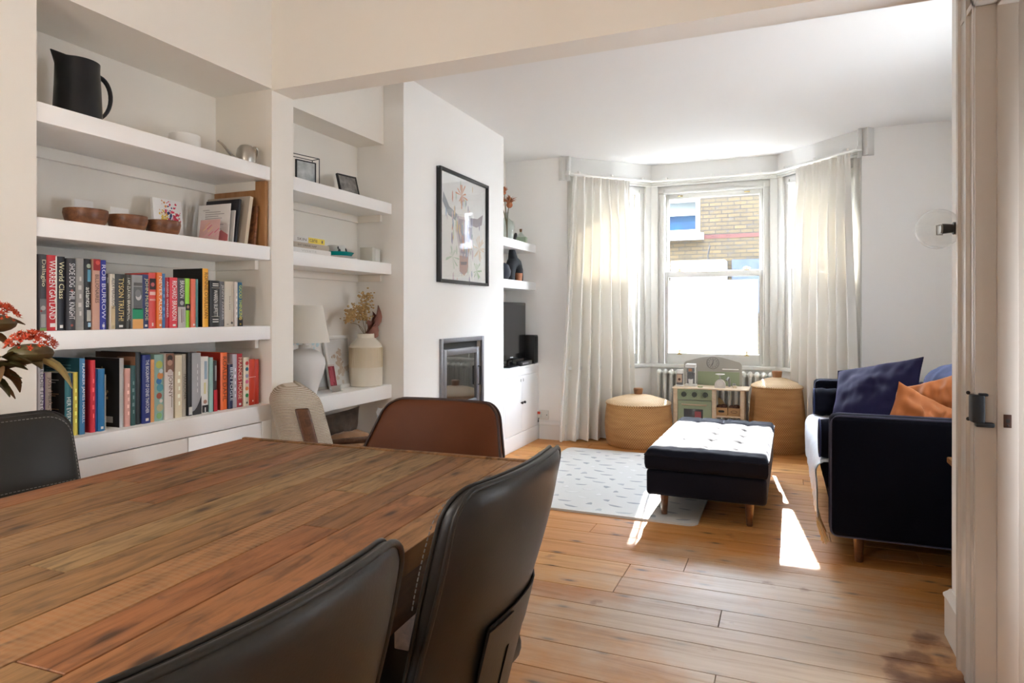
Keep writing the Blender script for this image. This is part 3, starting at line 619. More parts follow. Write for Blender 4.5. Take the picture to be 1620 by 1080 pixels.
typeset([b[4] for b in UPPER_BOOKS + LOWER_BOOKS if b[4]] + ['RUNNING TO LIVE'] + EXTRA)

# ------------------------------------------------------------------ dining bookcase
def shelf_unit(label, y0, y1, ztop, xf, th, group):
    t = thing('floating_shelf', label, 'shelf', (XB, y0, ztop - th), group=group)
    part('shelf_board', MB().box(XB, y0, ztop - th, xf, y1, ztop, .002), SHELF, t, world=True)
    m = MB(); m.box(XB, y0, ztop - th - .042, XB + .022, y1, ztop - th, .001); m.box(XB + .022, y1 - .022, ztop - th - .042, xf - .07, y1, ztop - th, .001)
    part('support_batten', m, WALL, t, world=True); return t
SH = [1.868, 1.504, 1.142]
for z, nm in zip(SH, ('white floating shelf carrying the black jug, topmost beside the dining table', 'white floating shelf carrying the wooden bowls', 'white floating shelf carrying the upper row of books')):
    shelf_unit(nm, 1.339, 2.361, z, -2.174, .062, 'white floating shelves in the alcoves')
t = thing('base_cabinet', 'long white low cabinet carrying the lower row of books', 'cabinet', (XB, 1.338, 0))
part('cabinet_body', MB().box(XB, 1.338, 0, -2.186, 2.362, .785, .001), SHELF, t, world=True)
m = MB(); m.box(-2.187, 1.338, .712, -2.168, 2.362, .785, .0015); m.box(-2.187, 2.305, 0, -2.168, 2.362, .713, .001); m.box(-2.187, 1.338, 0, -2.168, 1.36, .713, .001); m.box(-2.187, 1.36, 0, -2.168, 2.305, .10, .001)
part('face_frame', m, SHELF, t, world=True)
part('shadow_gap', MB().box(-2.189, 1.36, .1, -2.185, 2.305, .713), DARKGAP, t, world=True)
for a, b in ((1.363, 1.905), (1.910, 2.301)): part('cabinet_door', MB().box(-2.187, a, .104, -2.17, b, .708, .0015), SHELF, t, world=True)

def decor(mb, mats, w, h, c, style, d):
    """pictures and blocks printed on a spine (local: spine faces +x)"""
    def q(y0, z0, y1, z1, col, x=.0006):
        mats.append(flat(col)); mb.cm = len(mats) - 1
        mb.box(x - .0004, y0, z0, x, y1, z1)
    a, b = w * .1, w * .9; m = w / 2
    def disc(cy, cz, r, col, sy=1, x=.0009, n=14):
        mats.append(flat(col)); mb.cm = len(mats) - 1
        mb.prism([(cy + r * sy * cos(2 * pi * k / n), cz + r * sin(2 * pi * k / n)) for k in range(n)], x - .0003, x, 'yz')
    if style in ('foot', 'creamfoot'):
        if style == 'creamfoot': q(a, 0.002, b, h * .42, (.62, .5, .3))
        q(m - w * .18, h * .035, m + w * .18, h * .075, (.75, .72, .68))
    if style == 'bar': q(b - w * .08, .002, b + w * .06, h - .002, (.85, .78, .74)); q(m - w * .2, h * .05, m + w * .3, h * .1, (.85, .8, .78))
    if style == 'bars':
        for k in range(5): q(m - w * .12 * (1 + k % 2), h * (.2 + .12 * k), m + w * .12, h * (.2 + .12 * k + .06), tuple(min(1, x * 1.5 + .12) for x in c))
    if style == 'dot': disc(m, h * .55, w * .16, (.35, .12, .1)); disc(m, h * .07, w * .14, (.3, .08, .06))
    if style == 'photo':
        q(a, .004, b, h * .42, (.2, .2, .21)); disc(m, h * .3, w * .3, (.5, .48, .48), x=.0012); q(m - w * .25, h * .05, m + w * .3, h * .22, (.45, .44, .43), .001); q(a, 0, b, h * .04, (.25, .4, .12), .0014); disc(w * .25, h * .26, w * .13, (.3, .05, .04), x=.0014)
    if style == 'sticker': q(w * .35, h * .12, b, h * .28, (.5, .5, .45)); q(w * .45, h * .68, b, h * .85, (.12, .35, .5)); disc(m + w * .1, h * .9, w * .3, (.35, .4, .3)); q(m, .01, b, .025, (.4, .6, .75))
    if style == 'redtop': q(.0005, h * .84, w - .0005, h, (.35, .02, .02)); disc(w * .6, h * .95, w * .3, (.65, .08, .06))
    if style == 'flag':
        q(a, h * .36, b, h * .78, (.12, .13, .14)); disc(w * .55, h * .6, w * .34, (.55, .55, .56), .8); disc(w * .5, h * .66, w * .34, (.2, .21, .22), .8, .001)
        q(0, h * .18, w, h * .38, (.01, .28, .14)); q(0, 0, w, h * .18, (.75, .38, .12)); q(a, h * .8, b, h * .86, (.1, .1, .1))
    if style == 'redphoto': q(a, h * .7, b, h * .9, (.03, .02, .025)); disc(m, h * .79, w * .25, (.45, .1, .1)); q(a, h * .6, b, h * .66, (.8, .5, .45)); q(m - w * .1, h * .04, m + w * .1, h * .1, (.9, .7, .65)); q(a, h * .5, b, h * .53, (.8, .4, .35))
    if style == 'greyfoot': q(.0004, 0, w - .0004, h * .42, (.52, .5, .48)); disc(m, h * .5, w * .25, (.4, .4, .4)); q(m - w * .04, h * .1, m + w * .04, h * .38, (.2, .1, .1), .001); q(w * .7, h * .12, w * .75, h * .38, (.15, .15, .15), .001)
    if style == 'face': q(.0004, h * .35, w - .0004, h * .48, (.02, .015, .012)); disc(m, h * .42, w * .28, (.42, .24, .16), .85, .0012)
    if style == 'bands':
        for z in (.84, .22): q(a, h * z, b, h * z + .0015, (.5, .45, .35))
        for z in (.92, .88, .15, .1): q(w * .2, h * z, w * .8, h * z + .004, (.7, .68, .62))
    if style == 'beige': q(w * .74, h * .1, w * .76, h * .92, (.4, .36, .3)); disc(w * .75, h * .08, w * .1, (.05, .05, .05)); q(w * .2, h * .04, w * .4, h * .06, (.3, .27, .2))
    if style == 'facefoot': q(0, 0, w, h * .2, (.01, .01, .012)); disc(m, h * .18, w * .3, (.35, .2, .13), .8, .0012); disc(m, h * .05, w * .14, (.6, .4, .05), 1, .0012)
    if style == 'multi':
        for (z, cy, r, col) in ((.85, .4, .5, (.5, .55, .12)), (.68, .6, .45, (.7, .3, .1)), (.6, .35, .4, (.05, .22, .5)), (.5, .55, .5, (.1, .35, .45)), (.38, .4, .4, (.4, .1, .06)), (.2, .55, .5, (.55, .5, .3)), (.08, .4, .4, (.25, .5, .2)), (.75, .75, .3, (.6, .7, .75)), (.3, .75, .25, (.75, .7, .65))):
            disc(w * (.5 + (cy - .5) * .6), h * z, w * r * .75, col, 1, .0007 + .0002 * z)
    if style == 'portrait': q(.0004, h * .72, w - .0004, h, (.25, .13, .09)); disc(m, h * .86, w * .3, (.5, .3, .22), 1, .0011); disc(m, h * .93, w * .32, (.04, .025, .02), 1, .0009); disc(m, h * .72, w * .28, (.7, .62, .58), 1, .0013); q(w * .68, h * .18, w * .74, h * .34, (.3, .25, .2))
    if style == 'footlabel': q(a, .004, b, h * .14, (.6, .6, .56))
    if style == 'curve':
        mats.append(flat((.03, .03, .033))); mb.cm = len(mats) - 1
        mb.prism([(0, 0)] + [(w * t, h * (.06 + .24 * t * t)) for t in (0, .25, .5, .75, 1)] + [(w, 0)], .0002, .0007, 'yz')
        for k in range(5): q(m + w * .02, h * (.36 + .1 * k), m + w * .1, h * (.42 + .1 * k), (.62, .62, .62))
    if style == 'manfoot': q(w * .15, .003, w * .9, h * .14, (.02, .02, .022)); disc(m, h * .2, w * .22, (.35, .2, .14), 1, .001); q(w * .45, h * .02, w * .58, h * .1, (.8, .8, .78), .001); q(w * .4, h * .6, w * .75, h * .92, (.3, .42, .52)); q(w * .35, h * .34, w * .6, h * .54, (.65, .6, .3))
    if style == 'redfoot': q(.0003, 0, w - .0003, h * .42, (.45, .01, .02)); q(w * .3, h * .6, w * .8, h * .9, (.25, .24, .24))
    if style == 'shapes':
        for z, col in ((.88, (.6, .05, .05)), (.76, (.01, .12, .2)), (.62, (.3, .33, .45)), (.5, (.7, .15, .3)), (.36, (.75, .25, .08)), (.22, (.03, .28, .08))): disc(m, h * z, w * .3, col, 1, .0009, 7)
        disc(m, h * .07, w * .16, (.1, .1, .1))
    if style == 'line': q(0, h * .605, w, h * .615, (.8, .55, .5)); disc(w * .55, h * .09, w * .1, (.85, .75, .7))
    # printed front board seen from the left
    def cover(x0, z0, x1, z1, col, y=-.0005):
        mats.append(flat(col)); mb.cm = len(mats) - 1; mb.box(x0, y, z0, x1, y + .0006, z1)
    if style == 'blackcover': cover(-d, .0, -.004, h, (.012, .011, .01)); cover(-d * .75, h * .8, -d * .2, h * .82, (.12, .07, .04), -.0009); cover(-d * .75, h * .76, -d * .15, h * .78, (.12, .07, .04), -.0009)
    if style == 'blackcover2':
        cover(-d, 0, -.003, h, (.012, .011, .011))
        for k, z in enumerate((.88, .84, .7, .66, .63, .52, .42, .38, .3)): cover(-d * .92, h * z, -d * (.25 + .12 * (k % 3)), h * (z + .014), (.5, .3, .16) if k > 1 else (.6, .58, .55), -.0009)
    if style == 'tealcover':
        cover(-d, 0, -.004, h, (.008, .075, .095))
        for z in (.9, .86, .82): cover(-d * .92, h * z, -d * .25, h * (z + .012), (.12, .28, .3), -.0009)
    if style == 'flowercover':
        cover(-d, 0, -.004, h, (.008, .0075, .008)); mats.append(flat((.34, .27, .13))); mb.cm = len(mats) - 1
        R = random.Random(4)
        for k in range(22):
            x, z = -d * .5 + R.gauss(0, .018), h * .55 + R.gauss(0, .022); mb.prism([(x + .006 * cos(a) * R.uniform(.5, 1), z + .006 * sin(a)) for a in (0, 1.2, 2.4, 3.8, 5)], -.001, -.0004, 'xz')
        cover(-d * .72, h * .1, -d * .62, h * .5, (.13, .12, .11), -.0009); cover(-d * .5, h * .06, -d * .2, h * .15, (.6, .6, .6), -.0009)
    if style == 'brownback': cover(-d, 0, -.004, h, (.12, .055, .03)); cover(-d * .45, h * .55, -.004, h * .94, (.32, .16, .09), -.0009)
    if style == 'redback': cover(-d, 0, -.004, h, (.45, .03, .015))
    mb.cm = 0
def make_book(b, X, z):
    y0, y1, h, c, title, tc, d, style, label = b; w = y1 - y0 - .0006
    t = thing('book', label, 'book', (X, y0, z), group=None)
    cover_c = c; bulge = .0018 if h > .22 else .0006; tk = .0016 if h > .22 else .0007; ov = .003 if h > .22 else 0
    mats = [flat(c, .42)]; m = MB()
    outer = [(-d, 0), (-.004, 0)] + [(-.004 + (.004 - .0) * sin(pi * k / 6) ** .6 * .9, w * k / 6) for k in range(1, 6)] + [(-.004, w), (-d, w), (-d, w - tk), (-.0055, w - tk), (-.0055, tk), (-d, tk)]
    m.prism(outer, 0, h)
    decor(m, mats, w, h, c, style, d)
    part('cover', m, mats, t, sharp=40)
    part('page_block', MB().box(-d + ov, tk, ov, -.0057, w - tk, h - ov), PAPER, t, smooth=False)
    if title:
        m = MB(); ht = min(w * .62, .02); hh = h * .8
        top, L = h * .93, None
        two = {'WARREN BUFFETT': .58, 'BRANSON': .35, 'Steve Jobs': .35, 'World Class': .5, 'Dallaglio': .4, 'atlantis': .28, 'BILLIONAIRES': .4, 'ALEX FERGUSON': .55, 'JONNY': .35, 'BEN FOGLE': .75, 'MARADONA': .4}
        L = h * two.get(title, .78)
        if title in ('BRANSON',): top = h * .95
        if title == 'Steve Jobs': top = h * .68; ht *= .45
        if title == 'JONNY': top = h * .68; ht = w * .55
        if title == 'MARADONA': top = h * .68
        if title == 'atlantis': top = h * .6
        if title == 'BILLIONAIRES': top = h * .78; ht *= .8
        if title == 'WARREN BUFFETT': top = h * .8
        if title == 'HER EVERY FEAR': top = h * .62; L = h * .58
        if title == 'THE BIOGRAPHY OF DENIS THATCHER': ht *= .7
        L = min(L, _TX[title][2] * ht * 1.5)
        lettering(m, title, (.0016, w / 2 - ht / 2, top), (0, 0, -1), (0, 1, 0), L, ht)
        if title == 'ROB BURROW': lettering(m, 'RUNNING TO LIVE', (.0016, w / 2 - ht * .2, top - L - .012), (0, 0, -1), (0, 1, 0), h * .2, ht * .4)
        part('title_lettering', m, flat(tc, .5), t, smooth=False, fix=False)
    return t
for i, b in enumerate(UPPER_BOOKS): make_book(b, -2.205 - .003 * (i % 3), SH[2])['group'] = 'books on the upper book shelf'
for i, b in enumerate(LOWER_BOOKS): make_book(b, -2.215 - .003 * (i % 3), .785)['group'] = 'books on the low cabinet'

# ---- top shelf
z = SH[0]
t = thing('jug', 'tall black ceramic jug with a curved handle, on the top shelf', 'jug', (-2.30, 1.557, z))
m = MB(); m.lathe([(0, 0), (.066, 0), (.073, .006), (.075, .03), (.071, .12), (.067, .19), (.068, .215), (.064, .217), (.061, .19), (.064, .03), (0, .02)], 40)
for k, v in enumerate(m.v):
    a = atan2(v[1], v[0]); d_ = abs(((a + pi / 2 + pi) % (2 * pi)) - pi)
    if v[2] > .17 and d_ < .5: f = (1 - d_ / .5) * (v[2] - .17) / .045; m.v[k] = (v[0], v[1] - .028 * f, v[2] + .012 * f)
part('body', m, CERBLK, t)
part('handle', MB().tube(bez((0, .064, .188), (0, .13, .2), (0, .15, .08), (0, .07, .03), 14), [.009 - .003 * k / 14 for k in range(15)], 10), CERBLK, t)
solo('plant_pot', MB().lathe([(0, 0), (.052, 0), (.06, .01), (.063, .05), (.06, .078), (.056, .08), (.053, .07), (0, .06)], 36), POTW, 'small plain white pot on the top shelf between jug and watering can', 'pot', (-2.33, 2.03, z))
t = thing('watering_can', 'little brushed steel watering can on the top shelf', 'watering can', (-2.222, 2.262, z))
m = MB(); m.lathe([(0, 0), (.04, 0), (.042, .004), (.042, .04), (.038, .062), (.026, .078), (.014, .082), (.012, .078), (0, .07)], 32); part('body', m, STEEL, t)
part('spout', MB().tube(bez((-.01, -.036, .012), (-.015, -.085, .015), (-.02, -.09, .06), (-.025, -.135, .072), 12), [.008 - .004 * k / 12 for k in range(13)], 10), STEEL, t)
part('handle', MB().tube(bez((.0, .03, .07), (.0, .075, .11), (.0, .085, .06), (.0, .036, .01), 14), .004, 8), STEEL, t)
# ---- second shelf
z = SH[1]
for y, r, lab in ((1.572, .07, 'brown wooden bowl with a white card behind it, leftmost of the three bowls'), (1.732, .068, 'middle one of the three brown wooden bowls'), (1.884, .065, 'brown wooden bowl in front of the splattered canvas')):
    solo('wooden_bowl', MB().lathe([(0, 0), (r * .72, 0), (r * .9, .018), (r, .045), (r * .98, .06), (r * .93, .06), (r * .93, .045), (r * .8, .015), (0, .01)], 40), MIDWOOD, lab, 'bowl', (-2.28, y, z), group='wooden bowls')
def card(name, y0, y1, h, th, x, lean, mats, label, cat, deco=None):
    t = thing(name, label, cat, (x, (y0 + y1) / 2, z), (0, -lean, 0)); w = (y1 - y0) / 2
    part('sheet' if th < .004 else 'panel', MB().box(-th, -w, 0, 0, w, h, min(.0006, th * .3)), mats, t)
    if deco: part('print', deco(w, h), [flat(c) for c in DEC], t, smooth=False)
    return t
DEC = [(.05, .05, .06)]
def scrib(w, h):
    m = MB()
    for k in range(7): m.box(.0003, -w * .5 + k * w * .14, h * .3 + .01 * (k % 3), .0008, -w * .5 + k * w * .14 + .004, h * .5 + .008 * (k % 2))
    return m
card('greeting_card', 1.62, 1.692, .118, .001, -2.40, .12, WHITECARD, 'white card standing behind the leftmost wooden bowl', 'card', scrib)
card('greeting_card', 1.757, 1.833, .109, .001, -2.395, .12, WHITECARD, 'white card with dark marks behind the middle wooden bowl', 'card', scrib)
DEC = [(.75, .5, .05), (.02, .06, .2), (.65, .04, .09), (.7, .3, .1), (.75, .2, .3)]
def splat(w, h):
    m = MB(); R = random.Random(3)
    for (cy, cz, sp, n, ci) in ((-.25, .55, .3, 45, 0), (.1, .62, .22, 34, 1), (.5, .5, .28, 60, 2), (.2, .75, .5, 24, 2), (-.4, .75, .3, 10, 3), (.35, .4, .35, 20, 4)):
        for k in range(n):
            y = max(-.9, min(.9, cy + R.gauss(0, sp * .5))) * w; zz = max(.05, min(.95, cz + R.gauss(0, sp * .35))) * h; r = R.uniform(.0012, .0062); m.cm = ci
            m.prism([(y + r * R.uniform(.5, 1.2) * cos(a), zz + r * R.uniform(.5, 1.2) * sin(a)) for a in (0, .9, 1.8, 2.7, 3.6, 4.5, 5.4)], .0003, .0007 + .0001 * ci, 'yz')
    return m
card('canvas', 1.935, 2.075, .175, .014, -2.385, .1, WHITECARD, 'small white canvas splattered with yellow, blue and red paint', 'painting', splat)
def leaner(name, x0, x1, h, th, yb, lean, mats, label, cat, extra=None, rz=0):
    """stands against the alcove's right-hand wall; broad face towards -y, leaning back to +y"""
    t = thing(name, label, cat, (x1, yb, z), (-lean, 0, rz)); w = x1 - x0
    part('board' if th > .005 else 'sheet', MB().box(-w, 0, 0, 0, th, h, min(.002, th * .2)), mats, t)
    if extra: extra(t, w, h, th)
    return t
leaner('chopping_board', -2.495, -2.185, .30, .018, 2.338, .01, OAK, 'big honey wooden chopping board against the alcove side wall', 'board')
leaner('chopping_board', -2.47, -2.212, .185, .012, 2.30, .10, MIDWOOD, 'smaller brown wooden board in front of the big honey one', 'board')
def cvs(t, w, h, th):
    m = MB(); m.box(-.0005, .001, .001, .0008, th - .001, h - .001); part('canvas_edge', m, flat((.62, .55, .42)), t)
leaner('canvas', -2.47, -2.215, .225, .02, 2.243, .16, flat((.44, .38, .31), .8), 'blank taupe canvas propped between the boards and the dark notebook', 'canvas', cvs)
leaner('notebook', -2.43, -2.232, .205, .012, 2.208, .13, flat((.012, .013, .02), .5), 'dark navy notebook standing in front of the taupe canvas', 'notebook')
leaner('booklet', -2.42, -2.235, .15, .006, 2.196, .10, flat((.55, .53, .5), .6), 'thin pale grey booklet behind the printed sheet', 'booklet')
def letter(t, w, h, th):
    m = MB()
    for k in range(12):
        L = (.12 if k == 0 else .35 + .3 * ((k * 7) % 5) / 5) * w
        m.box(-w * .85 + (0 if k in (0, 6) else w * .08), -.0006, h * (.86 - .055 * k), -w * .85 + w * .08 + L, -.0001, h * (.86 - .055 * k) + .002)
    part('print', m, flat((.2, .19, .2)), t, smooth=False)
    m = MB(); m.prism([(-w * .3, .01), (-w * .02, .012), (-w * .02, h * .22), (-w * .25, h * .35), (-w * .38, h * .2)], -.0008, -.0001, 'xz'); part('pink_wash', m, flat((.62, .2, .22)), t, smooth=False)
leaner('printed_sheet', -2.43, -2.242, .178, .002, 2.178, .09, WHITECARD, 'white sheet with lines of small print on the second shelf', 'paper', letter)
def pinks(t, w, h, th):
    m = MB(); R = random.Random(5)
    for k in range(9):
        a, c = -w * R.uniform(.2, .85), h * R.uniform(.1, .7); m.cm = k % 3; m.prism([(a, c), (a + w * .22, c + h * .2), (a + w * .2, c + h * .23), (a - w * .02, c + h * .05)], -.0006, -.0001, 'xz')
    part('brush_strokes', m, [flat((.65, .18, .26)), flat((.75, .5, .3)), flat((.7, .35, .4))], t, smooth=False)
leaner('greeting_card', -2.335, -2.222, .098, .0015, 2.105, .12, flat((.66, .42, .40), .6), 'pink painted card leaning at the front of the printed sheet', 'card', pinks)

# ------------------------------------------------------------------ second alcove
X2 = -2.253
SA = [(1.88, .068), (1.507, .068)]
shelf_unit('white floating shelf carrying two black photo frames', 2.508, 3.491, 1.88, X2, .068, 'white floating shelves in the alcoves')
shelf_unit('white floating shelf carrying the turquoise bowl', 2.508, 3.491, 1.507, X2, .068, 'white floating shelves in the alcoves')
t = thing('desk_shelf', 'thick white desk shelf carrying the table lamp', 'shelf', (XB, 2.508, .674)); part('shelf_board', MB().box(XB, 2.508, .674, X2, 3.491, .756, .002), SHELF, t, world=True)
part('support_batten', MB().box(XB, 2.508, .63, XB + .022, 3.491, .674), SHELF, t, world=True)
# wire box frame
t = thing('framed_photo', 'little photo inside a black wire box, on the upper alcove shelf', 'photo frame', (-2.33, 2.79, 1.88), (0, 0, radians(-14)))
m = MB(); P = [(0, -.085), (0, .085), (-.06, .085), (-.06, -.085)]
for a, b in zip(P, P[1:] + P[:1]):
    for zz in (.003, .148): m.tube([(*a, zz), (*b, zz)], .0022, 6)
    m.tube([(*a, .003), (*a, .148)], .0022, 6)
part('wire_box', m, BLACK, t)
m = MB(); i = m.mark(); m.frame(-.062, 0, .062, .118, .006, 0, .012, .001); m.tr(i, Matrix.Translation((.004, 0, .004)) @ Matrix.Rotation(-pi / 2, 4, 'Z') @ Matrix.Rotation(pi, 4, 'Z')); part('frame', m, BLACK, t)
GREYPRINT = mat('grey_photo', (.55, .57, .56), .3, var=.6, vscale=22, vcol=(.25, .27, .27))
part('photo', MB().box(-.002, -.058, .008, .0, .058, .118), GREYPRINT, t)
t = thing('framed_photo', 'black framed dark photo leaning back on the upper alcove shelf', 'photo frame', (-2.335, 3.19, 1.88), (0, -.28, radians(-10)))
m = MB(); i = m.mark(); m.frame(-.075, 0, .075, .135, .009, 0, .014, .001); m.tr(i, Matrix.Rotation(pi / 2, 4, 'Z')); part('frame', m, BLACK, t)
part('photo', MB().box(-.006, -.067, .008, -.004, .067, .127), mat('dark_photo', (.3, .29, .27), .3, var=.95, vscale=30, vcol=(.02, .02, .02)), t)
part('glass', MB().box(-.002, -.067, .008, -.001, .067, .127), PICGLASS, t)
# stacked books
def flat_book(y0, y1, zb, h, col, x, label, draw):
    t = thing('book', label, 'book', (x, y0, zb), group='books lying in a stack on the middle alcove shelf'); w = y1 - y0; d = .17
    m = MB(); m.prism([(-d, 0), (0, 0), (.001, h / 2), (0, h), (-d, h), (-d, h - .002), (-.004, h - .002), (-.004, .002), (-d, .002)], 0, w, 'xz'); mats = [flat(col, .45)]
    part('cover', m, mats, t, sharp=30); part('page_block', MB().box(-d + .003, .003, .002, -.0045, w - .003, h - .002), PAPER, t, smooth=False)
    m = MB(); cols = draw(m, w, h); part('title_lettering', m, cols, t, smooth=False, fix=False)
def d1(m, w, h): lettering(m, 'WHITE', (.0014, w * .4, h * .3), (0, 1, 0), (0, 0, 1), w * .3, h * .4); return [flat((.5, .5, .48))]
def d2(m, w, h): lettering(m, 'EAT DRINK NAP', (.0014, w * .35, h * .33), (0, 1, 0), (0, 0, 1), w * .38, h * .35); return [flat((.06, .05, .04))]
def d3(m, w, h):
    m.box(.0006, w * .62, .0005, .0012, w - .001, h - .0005); m.cm = 1
    lettering(m, 'SKIN', (.0016, w * .37, h * .28), (0, 1, 0), (0, 0, 1), w * .2, h * .45); lettering(m, 'care', (.0018, w * .64, h * .25), (0, 1, 0), (0, 0, 1), w * .18, h * .5)
    m.box(.0012, w * .12, h * .55, .0016, w * .23, h * .7); m.box(.0012, w * .12, h * .25, .0016, w * .22, h * .4); m.box(.0014, w * .92, h * .25, .0018, w * .95, h * .75); return [flat((.8, .62, .08)), flat((.12, .1, .08))]
flat_book(2.53, 2.925, 1.507, .027, (.72, .70, .67), -2.275, 'big white book at the bottom of the lying stack', d1)
flat_book(2.535, 2.915, 1.5345, .028, (.46, .39, .31), -2.28, 'tan EAT DRINK NAP book in the middle of the lying stack', d2)
flat_book(2.535, 2.88, 1.563, .03, (.74, .72, .68), -2.28, 'white and yellow skin care book on top of the lying stack', d3)
solo('bookend', MB().tube([(0, -.07, 0), (0, -.07, .085), (0, -.055, .12), (0, -.02, .137), (0, .02, .137), (0, .05, .12), (0, .062, .085), (0, .066, .0)], .008, 10), POTW, 'white arched ornament standing on the stacked books', 'ornament', (-2.33, 2.605, 1.594))
solo('saucer', MB().lathe([(0, 0), (.05, 0), (.1, .008), (.115, .012), (.113, .014), (.05, .004), (0, .003)], 40), POTW, 'wide white plate under the turquoise bowl', 'plate', (-2.372, 3.09, 1.507))
solo('bowl', MB().lathe([(0, 0), (.06, 0), (.09, .012), (.105, .032), (.102, .033), (.085, .013), (.055, .005), (0, .005)], 40), TURQ, 'shallow turquoise glazed bowl on the middle alcove shelf', 'bowl', (-2.372, 3.09, 1.5125))
t = thing('cup', 'small white cup with a black handle inside the turquoise bowl', 'cup', (-2.36, 3.085, 1.519))
part('body', MB().lathe([(0, 0), (.03, 0), (.046, .02), (.05, .065), (.047, .065), (.043, .02), (0, .006)], 28), POTW, t)
part('handle', MB().tube(bez((.01, .046, .058), (.012, .088, .06), (.012, .085, .015), (.008, .044, .02), 10), .0045, 8), BLACK, t, label='black handle')
m = MB()
for a, zz, r in ((-1.0, .02, .011), (-.75, .032, .013), (-.9, .05, .009), (-.55, .018, .01)): m.ball((.047 * cos(a + .2), .047 * sin(a + .2), zz), r, 8, 6, (.35, 1, 1))
part('black_pattern', m, BLACK, t)
t = thing('candle_box', 'pale grey boxed candle at the right end of the middle alcove shelf', 'box', (-2.345, 3.395, 1.507), (0, 0, radians(12)))
part('box', MB().box(-.04, -.062, 0, .04, .062, .09, .002), flat((.55, .54, .48), .5), t); part('label', MB().box(.0398, -.02, .012, .0406, .058, .08), flat((.6, .59, .55)), t)
# desk: lamp, frames, vase
t = thing('table_lamp', 'white table lamp with a tapered linen shade on the desk shelf', 'lamp', (-2.36, 2.815, .756))
part('base', MB().lathe([(0, 0), (.06, 0), (.062, .01), (.075, .06), (.097, .12), (.108, .17), (.104, .205), (.08, .235), (.05, .25), (.03, .256), (.028, .262), (0, .262)], 48), mat('lamp_glaze', (.72, .71, .70), .35, bump=.1, bscale=12, bdist=.004), t)
m = MB(); m.cyl((0, 0, .26), (0, 0, .33), .011); m.cyl((0, 0, .262), (0, 0, .275), .03); part('lamp_holder', m, POTW, t)
part('lamp_shade', MB().lathe([(.13, .288), (.092, .485), (.09, .484), (.128, .289), (.13, .288)], 56), LAMPW, t)
part('shade_ring', MB().tube([(.09 * cos(k * pi / 16), .09 * sin(k * pi / 16), .482) for k in range(32)], .0025, 6, closed=True), POTW, t)
def art(name, y0, y1, h, x, lean, fmat, fw, label, blobs, mount=(.74, .73, .70)):
    t = thing(name, label, 'picture', (x, (y0 + y1) / 2, .756), (0, -lean, 0)); w = (y1 - y0) / 2
    m = MB(); m.frame(-w, 0, w, h, fw, 0, .02, .002); m.tr(0, Matrix.Rotation(pi / 2, 4, 'Z')); part('frame', m, fmat, t)
    part('mount', MB().box(-.012, -w + fw, fw, -.009, w - fw, h - fw), flat(mount), t)
    m = MB(); R = random.Random(8); mats = []
    for (cy, cz, sy, sz, n, col) in blobs:
        mats.append(flat(col)); m.cm = len(mats) - 1
        for k in range(n):
            y = cy * w + R.gauss(0, sy); zz = cz * h + R.gauss(0, sz); y = max(-w * .78, min(w * .78, y)); zz = max(h * .12, min(h * .9, zz)); r = R.uniform(.006, .02)
            m.prism([(y + r * R.uniform(.6, 1.1) * cos(a), zz + r * R.uniform(.6, 1.1) * sin(a)) for a in (0, .8, 1.6, 2.4, 3.2, 4, 4.8, 5.6)], -.0088 + .00002 * k, -.0085 + .00002 * k, 'yz')
    part('watercolour', m, mats, t, smooth=False); part('glass', MB().box(-.004, -w + fw, fw, -.003, w - fw, h - fw), PICGLASS, t); return t
art('picture_frame', 2.835, 3.172, .385, -2.455, .09, mat('limed_wood', (.5, .45, .38), .5), .018, 'grey wood framed picture with a pale blue wash, behind the lamp', [(-.15, .62, .035, .035, 26, (.42, .62, .68)), (.15, .55, .02, .04, 12, (.5, .68, .72))])
art('picture_frame', 3.115, 3.362, .315, -2.415, .2, POTW, .02, 'white framed picture of a tan smudge beside the stoneware vase', [(0, .5, .022, .03, 30, (.52, .40, .30)), (.15, .32, .03, .02, 18, (.6, .5, .4))])
t = thing('photo_strip', 'strip of crimson photos in a clear stand on the desk shelf', 'photo', (-2.325, 3.045, .756), (0, -.22, radians(-8)))
part('stand', MB().box(-.003, -.038, 0, .0, .038, .04, .001).box(-.03, -.038, 0, .012, .038, .003, .001), CLEAR, t)
m = MB(); m.box(-.0045, -.036, .036, -.0035, .012, .158); m.cm = 1; m.box(-.0035, -.036, .148, -.003, .012, .158); m.box(-.0035, -.034, .0, -.003, .034, .036); m.cm = 2
R = random.Random(2)
for k in range(16): m.box(-.0034, -.034 + R.random() * .03, .04 + R.random() * .09, -.0029, -.03 + R.random() * .036, .05 + R.random() * .095)
part('photos', m, [flat((.25, .012, .025)), flat((.62, .5, .45)), flat((.5, .07, .1))], t, smooth=False)
t = thing('vase', 'tall cream stoneware bottle vase on the desk shelf', 'vase', (-2.365, 3.378, .756))
part('body', MB().lathe([(0, 0), (.094, 0), (.1, .006), (.101, .1), (.1, .235), (.094, .252), (.062, .285), (.052, .292), (.05, .318), (.046, .318), (.045, .295), (.06, .27), (.09, .22), (0, .2)], 56), CREAMPOT, t)
m = MB()
for k in range(72):
    a = 2 * pi * k / 72; m.box(-.0012, -.0016, .115, .0012, .0016, .235); m.tr(len(m.v) - 8, Matrix.Rotation(a, 4, 'Z') @ Matrix.Translation((.101, 0, 0)))
part('ribbing', m, mat('sandy_stoneware', (.66, .54, .36), .65), t)
DRIED = mat('dried_flower', (.46, .29, .1), .8, var=.5, vscale=40, vcol=(.55, .4, .2)); DSTEM = mat('dried_stem', (.2, .15, .07), .8); DLEAF = mat('dried_leaf', (.19, .065, .045), .65, var=.5, vscale=12, vcol=(.3, .13, .09))
